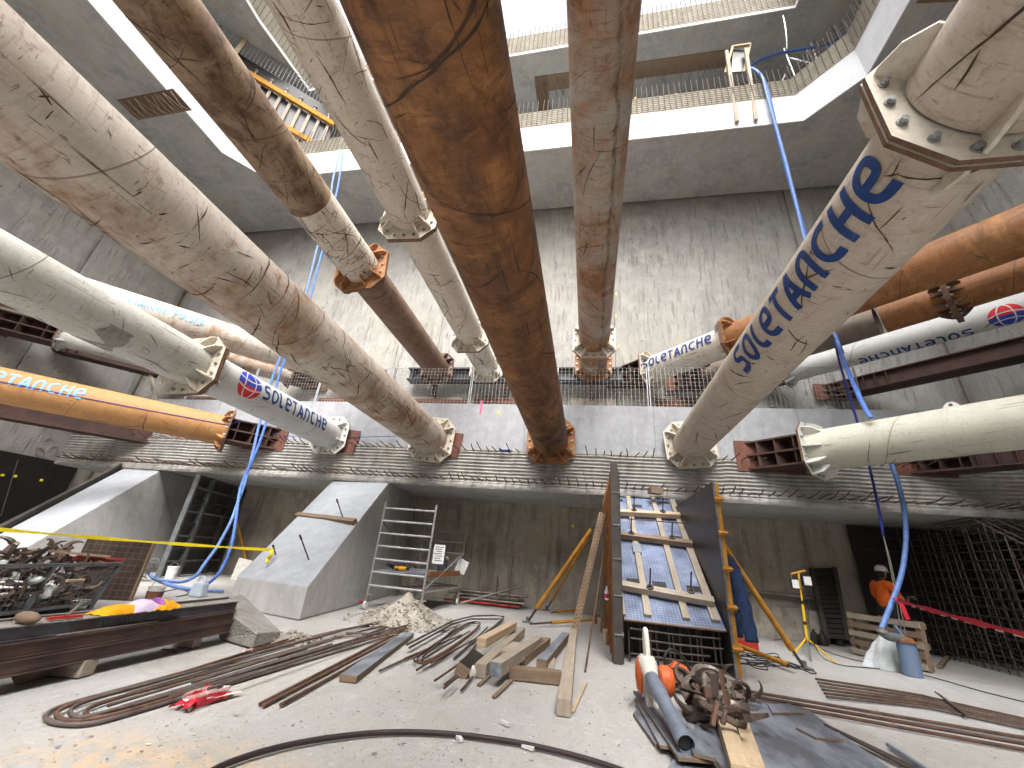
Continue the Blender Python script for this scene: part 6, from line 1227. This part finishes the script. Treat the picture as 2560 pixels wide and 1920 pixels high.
def headmesh(u, v):
    a, b = 2*PI*u, PI*v-PI/2; d = V((math.cos(a)*math.cos(b), math.sin(a)*math.cos(b), math.sin(b))); x, y, z = d.x*.096, d.y*.076, d.z*.122
    if d.x > 0: x *= 1-.08*max(0, d.z); y *= 1-.18*max(0, -d.z)
    x += .022*math.exp(-((d.y/.16)**2+((d.z+.12)/.16)**2))*(d.x > 0)-.012*math.exp(-(((abs(d.y)-.36)/.16)**2+((d.z-.12)/.1)**2))*(d.x > 0)+.008*math.exp(-((d.y/.3)**2+((d.z+.5)/.08)**2))*(d.x > 0)
    return hc+fwd*x+sdv*y+V((0, 0, z-.012*(d.x > 0)*0))
m = MB(); m.grid(headmesh, 40, 26); hd = m.build('head', 'skin', pr, smooth=180)
for s_ in (1, -1):
    m = MB(); m.blob(hc+fwd*.082+sdv*s_*.03+V((0, 0, .016)), .011, 1, 0); m.build('eye', 'ink', hd, smooth=180); m = MB(); m.blob(hc+sdv*s_*.077-fwd*.005, .026, 1, .15, (.7, .35, 1.2)); m.build('ear', 'skin', hd, smooth=180)
m = MB(); m.grid(lambda u, v: hc+fwd*(-.012)+fwd*.1*math.cos(PI*.55+PI*.9*u)*math.cos(v*1.2-.75)+sdv*.082*math.sin(PI*.55+PI*.9*u)*math.cos(v*1.2-.75)+V((0, 0, .125*math.sin(v*1.2-.75))), 16, 8); m.build('hair', 'hair', pr, smooth=180)
hl = thing_part('helmet', pr); m = MB(); hq = hc+V((0, 0, .035))
m.lathe(hq, [(.118, 0), (.12, .03), (.112, .075), (.088, .115), (.05, .135), (.01, .142)], V((.12*fwd.x, .12*fwd.y, 1)), 24); m.build('shell', 'cream_pl', hl, smooth=60)
m = MB(); m.grid(lambda u, v: hq+fwd*((.10+.055*v)*math.cos((u-.5)*1.9))+sdv*((.112+.03*v)*math.sin((u-.5)*1.9))+V((0, 0, .012-.012*v)), 12, 3); m.build('peak', 'cream_pl', hl, smooth=180)
for s_ in (1, -1): m = MB(); m.tube(smoothpath([hq+sdv*s_*.11, hc+sdv*s_*.085+V((0, 0, -.05))+fwd*.02, hc+fwd*.06+V((0, 0, -.13))], 2), .006, 5); m.build('chin_strap', 'black', hl)
# ================================================================ REBAR CAGE on the right
cg = thing('rebar_cage', 'tall dense rebar cage for the next sloping buttress, filling the right edge', 'rebar cage', (8.2, 10, 0))
top = lambda y: 2.82 if y > BY else max(.5, .5+(y-6.6)*.63)
for li, X in enumerate((8.0, 8.75, 9.5)):
    y = 6.7
    while y < 12.7:
        y += .185; h = top(y)+random.uniform(-.25, .02); m = MB(); x = X+random.uniform(-.03, .03); m.tube([(x, y, 0), (x+random.uniform(-.05, .05), y+random.uniform(-.1, .1), h)], .013, 5); m.build('upright_bar', 'rebar_dk' if li or random.random() < .3 else 'rebar_grey', cg)
    for i in range(16):
        z = .12+i*.172; y0 = max(6.7, 6.7+(z-.5)/.63) if z > .5 else 6.7; m = MB(); m.tube([(X-.02, y0, z), (X-.02, (y0+12.7)/2, z-.02), (X-.02, 12.7, z+random.uniform(-.03, .03))], .012, 5); m.build('cross_bar', 'rebar_dk', cg)
for i in range(9):
    X = 8.0+i*.19; o_ = random.uniform(-.1, .1); m = MB(); m.tube([(X, 6.6, .52+o_), (X, BY+.1, 2.86+o_*.3), (X, 11.4, 2.8)], .014, 5); m.build('sloping_bar', 'rebar_grey', cg)
for i in range(10):
    y = 7.2+i*.33; m = MB(); m.tube([(7.9, y, top(y)-.05), (9.7, y, top(y)-.05)], .012, 5); m.build('cross_bar', 'rebar_dk', cg)
for i in range(8):
    y = 12.2+random.uniform(-.1, .4); z = .3+i*.32; m = MB(); m.tube([(7.0, 12.5, z), (9.6, 12.5, z)], .012, 5); m.build('cross_bar', 'rebar_dk', cg)
m = MB(); m.box((8.4, 12.72, 1.42), (3.0, .06, 2.8)); m.build('dark_backing', 'ply_black', cg); m = MB(); m.box((10.2, 10, 1.3), (.05, 5.6, 2.6)); m.build('dark_backing', 'ply_black', cg)  # black sheets added to stand in for the dark behind the bars
# ================================================================ tapes
def tape(label, a, b, w, mat, sag, stripe=None, end=None):
    t = thing('barrier_tape', label, 'tape', a); pts = [V(a).lerp(V(b), i/24)-V((0, 0, sag*4*(i/24)*(1-i/24))) for i in range(25)]; m = MB()
    for i in range(24):
        wv = lambda k: w*(.75+.25*math.sin(k*.9)); p, q = pts[i], pts[i+1]; m.add([p-V((0, 0, wv(i)/2)), q-V((0, 0, wv(i+1)/2)), q+V((.0, .004*(i % 3), wv(i+1)/2)), p+V((0, 0, wv(i)/2))], [(0, 1, 2, 3)])
        if stripe and i % 4 < 2: m.mi[-1] = 1
    m.build('strip', [mat, stripe or mat], t)
    if end:
        m = MB(); m.tube(smoothpath([V(a)]+[V(a)+V(e) for e in end], 2), w*.55, 6, flat=.25); m.build('knot', mat, t, smooth=60)
    return t
ty = HB(683, 1375, .2); tape('yellow barrier tape stretched from the left edge to a tie rod on the middle buttress', ty, PY(-60, 1318, 4.6), .055, 'tape_y', .02, None, [(.05, -.1, .0), (.09, -.12, -.1), (.02, -.1, -.16), (.06, -.14, -.22)])
tr_ = PY(2238, 1498, 9.05); tape('red and white barrier tape stretched from the pump hose to the right edge', tr_, PY(2640, 1605, 5.0), .07, 'tape_r', .02, None, [(-.02, -.1, .03), (.03, -.1, -.12), (.05, -.1, -.3)])
m = MB(); a_, b_ = tr_+V((0, -.012, -.025)), PY(2640, 1605, 5.0)+V((0, -.012, -.025)); pts = [a_.lerp(b_, i/24)-V((0, 0, .02*4*(i/24)*(1-i/24))) for i in range(25)]
for p, q in zip(pts[2::2], pts[3::2]): m.add([p-V((0, 0, .013)), q-V((0, 0, .013)), q+V((0, 0, .013)), p+V((0, 0, .013))], [(0, 1, 2, 3)])
m.build('white_stripe', 'tape_w', bpy.data.objects[[o.name for o in C.objects if o.name.startswith('barrier_tape')][-1]])
for i, (x, y) in enumerate(((510, 1755), (620, 1638))):
    R = random.Random(i+40); c = P(x, y); t = thing('tape_scrap', ['crumpled red and white tape lying in front of the long rebar loops', 'small crumpled red and white tape among the far ends of the loops'][i], 'tape', c)
    for k in range(11 if i == 0 else 4):
        s_ = .22 if i == 0 else .1; p = [c+V((R.uniform(-1, 1)*s_*.55, R.uniform(-1, 1)*s_*1.1, .015+R.uniform(0, .05))) for _ in range(5)]; m = MB(); m.tube(smoothpath(p, 2), .021 if i == 0 else .014, 6, flat=.15); m.build('strip', 'tape_r' if k % 3 else 'tape_w', t, smooth=60)
# ================================================================ near right: plywood, blower, saw, clamps
def sheet(label, pts, z, th, mat, name='plywood_sheet', cat='plywood', group=None, tilt=0.0):
    q = [P(x, y, z) for x, y in pts]; m = MB(); m.hexa(q+[p+V((0, 0, th)) for p in q] if len(q) == 4 else q); o = m.build(name, [mat, 'wood_dk'], None, bevel=.002)
    for p in o.data.polygons:
        if p.index > 1: p.material_index = 1
    return tag(o, label, cat, group)
sheet('large weathered grey plywood sheet flat on the floor in the near right corner', [(1640, 1975), (2290, 1975), (2010, 1772), (1800, 1725)], .004, .02, 'ply_grey')
GP = 'boards under the blower'
sheet('narrow film-faced board, leftmost of those under the blower', [(1638, 1868), (1672, 1868), (1598, 1775), (1583, 1790)], .004, .022, 'ply_grey', 'board', 'board', GP)
sheet('film-faced board second from the left under the blower', [(1650, 1872), (1745, 1885), (1600, 1750), (1586, 1752)], .03, .022, 'ply_grey', 'board', 'board', GP)
sheet('long wide film-faced board carrying the leaf blower', [(1696, 1903), (1790, 1912), (1665, 1745), (1583, 1733)], .055, .024, 'ply_grey', 'board', 'board', GP)
sheet('film-faced board right of the blower tube, under a dark rod', [(1735, 1893), (1790, 1905), (1700, 1790), (1672, 1782)], .082, .02, 'ply_grey', 'board', 'board', GP)
sheet('small plywood offcut lying on the big sheet by the three thick bars', [(1932, 1788), (2012, 1787), (1975, 1764), (1920, 1766)], .026, .02, 'ply_grey', 'board', 'board'); sheet('plywood offcut lying at the right edge of the big sheet in sawdust', [(2040, 1850), (2110, 1856), (2100, 1838), (1990, 1824)], .026, .02, 'ply_grey', 'board', 'board')
m = MB(); m.cyl(P(1690, 1790, .11), P(1812, 1930, .05), .012, 7); one(m, 'steel_rod', 'rebar_dk', 'thin dark rod lying beside the blower tube', 'rod')
timber('pale square timber at the bottom edge, its far end right of the blower', (1862, 1990), (1815, 1838), .12, .12, 'wood_new', .026); timber('flatter pale timber with a knot hole lying alongside at the bottom edge', (1905, 1990), (1860, 1845), .10, .09, 'wood_new', .026)
bc = P(1622, 1752, .08); bl_ = thing('leaf_blower', 'white and orange leaf blower with a long grey tube lying on the boards', 'leaf blower', bc); dv_ = (P(1712, 1858, .08)-P(1648, 1745, .08)).normalized(); sv = V((dv_.y, -dv_.x, 0)); hc_ = bc+V((0, 0, .2))
m = MB(); m.lathe(hc_+sv*.06, [(.12, 0), (.175, .0), (.18, .06), (.16, .13), (.08, .15)], -sv, 26); m.build('fan_housing', 'cream_pl', bl_, smooth=40); m = MB(); m.lathe(hc_+sv*.065, [(.15, -.02), (.152, .015), (.12, .04), (.04, .05)], sv, 26); m.build('fan_cover', 'orange_pl', bl_, smooth=40)
m = MB(); m.tube([hc_+sv*.02-dv_*.02+V((0, 0, .08)), hc_+sv*.0+dv_*.1+V((0, 0, .1)), hc_-sv*.0+dv_*.26+V((0, 0, .03))], .06, 14, rs=[.095, .085, .066]); m.build('body', 'cream_pl', bl_, smooth=60)
m = MB(); m.tube(smoothpath([hc_-dv_*.06+V((0, 0, .12)), hc_-dv_*.1+V((0, 0, .34)), hc_-dv_*.02+V((0, 0, .40)), hc_+dv_*.06+V((0, 0, .33)), hc_+dv_*.1+V((0, 0, .13))], 2), .026, 10); m.build('handle', 'cream_pl', bl_, smooth=60)
m = MB(); m.lathe(hc_-sv*.1+dv_*.02+V((0, 0, -.02)), [(.10, 0), (.125, .02), (.13, .09), (.105, .13), (.03, .14)], -sv, 20); m.build('engine_cover', 'orange_pl', bl_, smooth=35); m = MB(); m.box(hc_-sv*.16-dv_*.09+V((0, 0, -.06)), (.14, .14, .12), rz(.5)); m.build('fuel_tank', 'black', bl_, bevel=.015)
te = P(1716, 1862, .13); ts = hc_+dv_*.22+V((0, 0, .04)); m = MB(); n_ = 12; pts = [ts.lerp(te, i/n_) for i in range(n_+1)]; m.tube(pts, .05, 16, caps=False, rs=[.064-.012*i/n_+(.006 if i in (3, 4) else 0)+(.006 if i > 9 else 0) for i in range(n_+1)], flat=1); o = m.build('tube', 'grey_pl', bl_, smooth=60)
m = MB(); m.lathe(te-(te-ts).normalized()*.03, [(.046, 0), (.001, .001)], (te-ts).normalized(), 16); m.build('nozzle_opening', 'ink', bl_); m = MB(); m.prism([bc+dv_*.02-sv*.06+V((0, 0, .0)), bc+dv_*.2-sv*.06+V((0, 0, .0)), bc+dv_*.13-sv*.06+V((0, 0, .09)), bc+dv_*.06-sv*.06+V((0, 0, .09))], sv*.1); m.build('foot', 'cream_pl', bl_)
cs_ = P(1690, 1722, .03); sw = thing('cut_off_saw', 'orange and black petrol cut-off saw standing behind the leaf blower', 'saw', cs_); m = MB(); m.hexa([cs_+V(p) for p in ((-.1, -.1, .02), (.14, -.1, .02), (.14, .1, .02), (-.1, .1, .02), (-.08, -.08, .2), (.12, -.08, .17), (.12, .08, .17), (-.08, .08, .2))]); m.build('engine', 'black', sw, bevel=.02)
m = MB(); m.hexa([cs_+V(p) for p in ((-.06, -.07, .2), (.16, -.07, .16), (.16, .07, .16), (-.06, .07, .2), (0, -.05, .27), (.14, -.05, .22), (.14, .05, .22), (0, .05, .27))]); m.build('top_cover', 'orange_pl', sw, bevel=.02)
m = MB(); m.tube(smoothpath([cs_+V(p) for p in ((-.09, -.09, .12), (-.13, -.1, .28), (-.08, -.08, .38), (.02, -.02, .38), (.14, .02, .28), (.17, .02, .18))], 2), .016, 9); m.build('front_handle', 'black', sw, smooth=60)
m = MB(); m.box(cs_+V((.02, -.11, .12)), (.09, .02, .08)); m.build('badge', 'gal_dk', sw); m = MB(); m.cyl(cs_+V((.3, -.02, .14)), cs_+V((.3, .02, .14)), .13, 24); m.build('wheel_guard', 'clamp_l', sw, smooth=40)
Rr = random.Random(5)
for i, (x, y, z, s_) in enumerate(((1742, 1748, .12, 1.25), (1770, 1722, .26, 1.25), (1728, 1765, .05, 1.1), (1790, 1760, .06, 1.2), (1815, 1740, .14, 1.2), (1838, 1752, .05, 1.15), (1755, 1790, .05, 1.2), (1800, 1795, .05, 1.2), (1835, 1800, .05, 1.25), (1780, 1745, .16, 1.2), (1808, 1715, .24, 1.1), (1848, 1725, .12, 1.0), (1765, 1762, .18, 1.1), (1820, 1770, .2, 1.1), (1790, 1780, .22, 1.0), (1745, 1730, .2, 1.1))):
    clamp('worn pale cast clamp in the pile beside the leaf blower' if i in (1, 2, 5, 9) else 'dark rusty cast clamp in the pile beside the leaf blower', P(x, y, z+.03), rrot(Rr), 'clamp_l' if i in (1, 2, 5, 9) else 'clamp', s_*.9, 'clamp pile beside the blower')
# curved hose in the foreground
m = MB(); m.tube(smoothpath(ground([(430, 1990), (540, 1918), (640, 1882), (760, 1853), (900, 1834), (1000, 1829), (1100, 1832), (1200, 1842), (1300, 1857), (1400, 1879), (1500, 1906), (1620, 1950), (1700, 1990)], .02), 2), .017, 10); one(m, 'hose', basic('brown_black_hose', (.03, .022, .024), (.05, .03, .03), 10, .5), 'dark rubber hose curving across the near floor at the bottom edge', 'hose', smooth=60)
# ================================================================ litter on the floor
def litter(name, label, n, mat, fn, s0, s1, seed):
    R = random.Random(seed); m = MB()
    for i in range(n):
        x, y = fn(R); s = R.uniform(s0, s1); c = V((x, y, s*.18+.002)); r_ = rz(R.uniform(0, 6.28))@rx(R.gauss(0, .25)); m.box(c, (s*R.uniform(.5, 2.2), s*R.uniform(.3, .8), s*.18), r_)
    o = m.build(name, mat); o['kind'] = 'stuff'; return tag(o, label, 'litter')
def area(pts):
    def f(R):
        while True:
            x, y = R.uniform(pts[0], pts[2]), R.uniform(pts[1], pts[3])
            p = P(x, y); return p.x, p.y
    return f
litter('sawdust', 'loose sawdust and wood chips spread over the near floor', 1500, 'chip', area((0, 1720, 2560, 1915)), .003, .011, 1)
litter('sawdust', 'sawdust gathered on and around the plywood sheet', 1100, 'chip', lambda R: (lambda p: (p.x, p.y))(P(R.gauss(1990, 130), R.gauss(1850, 45))), .004, .013, 2)
litter('litter', 'white crumbs of plastic and plaster scattered over the floor', 300, 'chipw', area((100, 1560, 2500, 1900)), .004, .016, 3)
litter('litter', 'dark crumbs and pebbles scattered over the floor', 500, 'rubble_dk', area((100, 1540, 2560, 1910)), .004, .018, 4)
for i, (x, y, a) in enumerate(((1262, 1812, .6), (1320, 1873, .3), (1147, 1850, .9))):
    m = MB(); m.box(P(x, y)+V((0, 0, .012)), (.09, .03, .02), rz(-a)); one(m, 'plastic_piece', 'white_pl', ['white plastic sliver alone on the floor left of the long grey timber', 'white paper scrap touching the curved hose', 'small white crumb left of the curved hose'][i], 'plastic piece')
m = MB(); m.blob(P(1180, 1697)+V((0, 0, .06)), .05, 2, .6, (.6, .6, 1.3), 8); one(m, 'foam_lump', 'chipw', 'whitish foam lump standing before the timber heap', 'foam lump', smooth=40)
# ================================================================ LIGHT, WORLD, CAMERA
sc = bpy.context.scene
W = bpy.data.worlds.new('World'); sc.world = W; W.use_nodes = True; nt = W.node_tree; bg = nt.nodes['Background']; sky = nt.nodes.new('ShaderNodeTexSky'); sky.sky_type = 'NISHITA'; sky.sun_disc = False
SE, SAZ = math.radians(54), math.radians(164)
sky.sun_elevation = SE; sky.sun_rotation = SAZ; sky.air_density = 1.0; sky.dust_density = 7.0; sky.ozone_density = .5; sky.altitude = 100
hs = nt.nodes.new('ShaderNodeHueSaturation'); hs.inputs['Saturation'].default_value = .3; hs.inputs['Value'].default_value = 1.35; nt.links.new(sky.outputs[0], hs.inputs['Color']); nt.links.new(hs.outputs[0], bg.inputs['Color']); bg.inputs['Strength'].default_value = .15
sl = bpy.data.lights.new('sun', 'SUN'); sl.energy = 1.0; sl.angle = math.radians(85); sl.color = (.97, .985, 1); so = bpy.data.objects.new('sun', sl); C.objects.link(so)
sdir = V((math.sin(SAZ)*math.cos(SE), math.cos(SAZ)*math.cos(SE), math.sin(SE))); so.rotation_euler = sdir.to_track_quat('Z', 'Y').to_euler(); so.location = (0, 0, 40)
cam = bpy.data.cameras.new('camera'); co = bpy.data.objects.new('camera', cam); C.objects.link(co); cam.sensor_fit = 'HORIZONTAL'; cam.sensor_width = 36; cam.lens = 36*FPX/2560; cam.clip_start = .05; cam.clip_end = 500
Rw = M((RC[0], -RC[1], -RC[2])).transposed(); mm = Rw.to_4x4(); mm.translation = V((0, 0, CH)); co.matrix_world = mm; sc.camera = co
sc.view_settings.view_transform = 'Standard'; sc.view_settings.look = 'None'; sc.view_settings.exposure = 1.5; sc.view_settings.gamma = 1
sc.render.engine = 'CYCLES'; cy = sc.cycles; cy.max_bounces = 7; cy.diffuse_bounces = 5; cy.glossy_bounces = 2; cy.transmission_bounces = 2; cy.use_denoising = True; cy.caustics_reflective = False; cy.caustics_refractive = False; cy.sample_clamp_indirect = 6
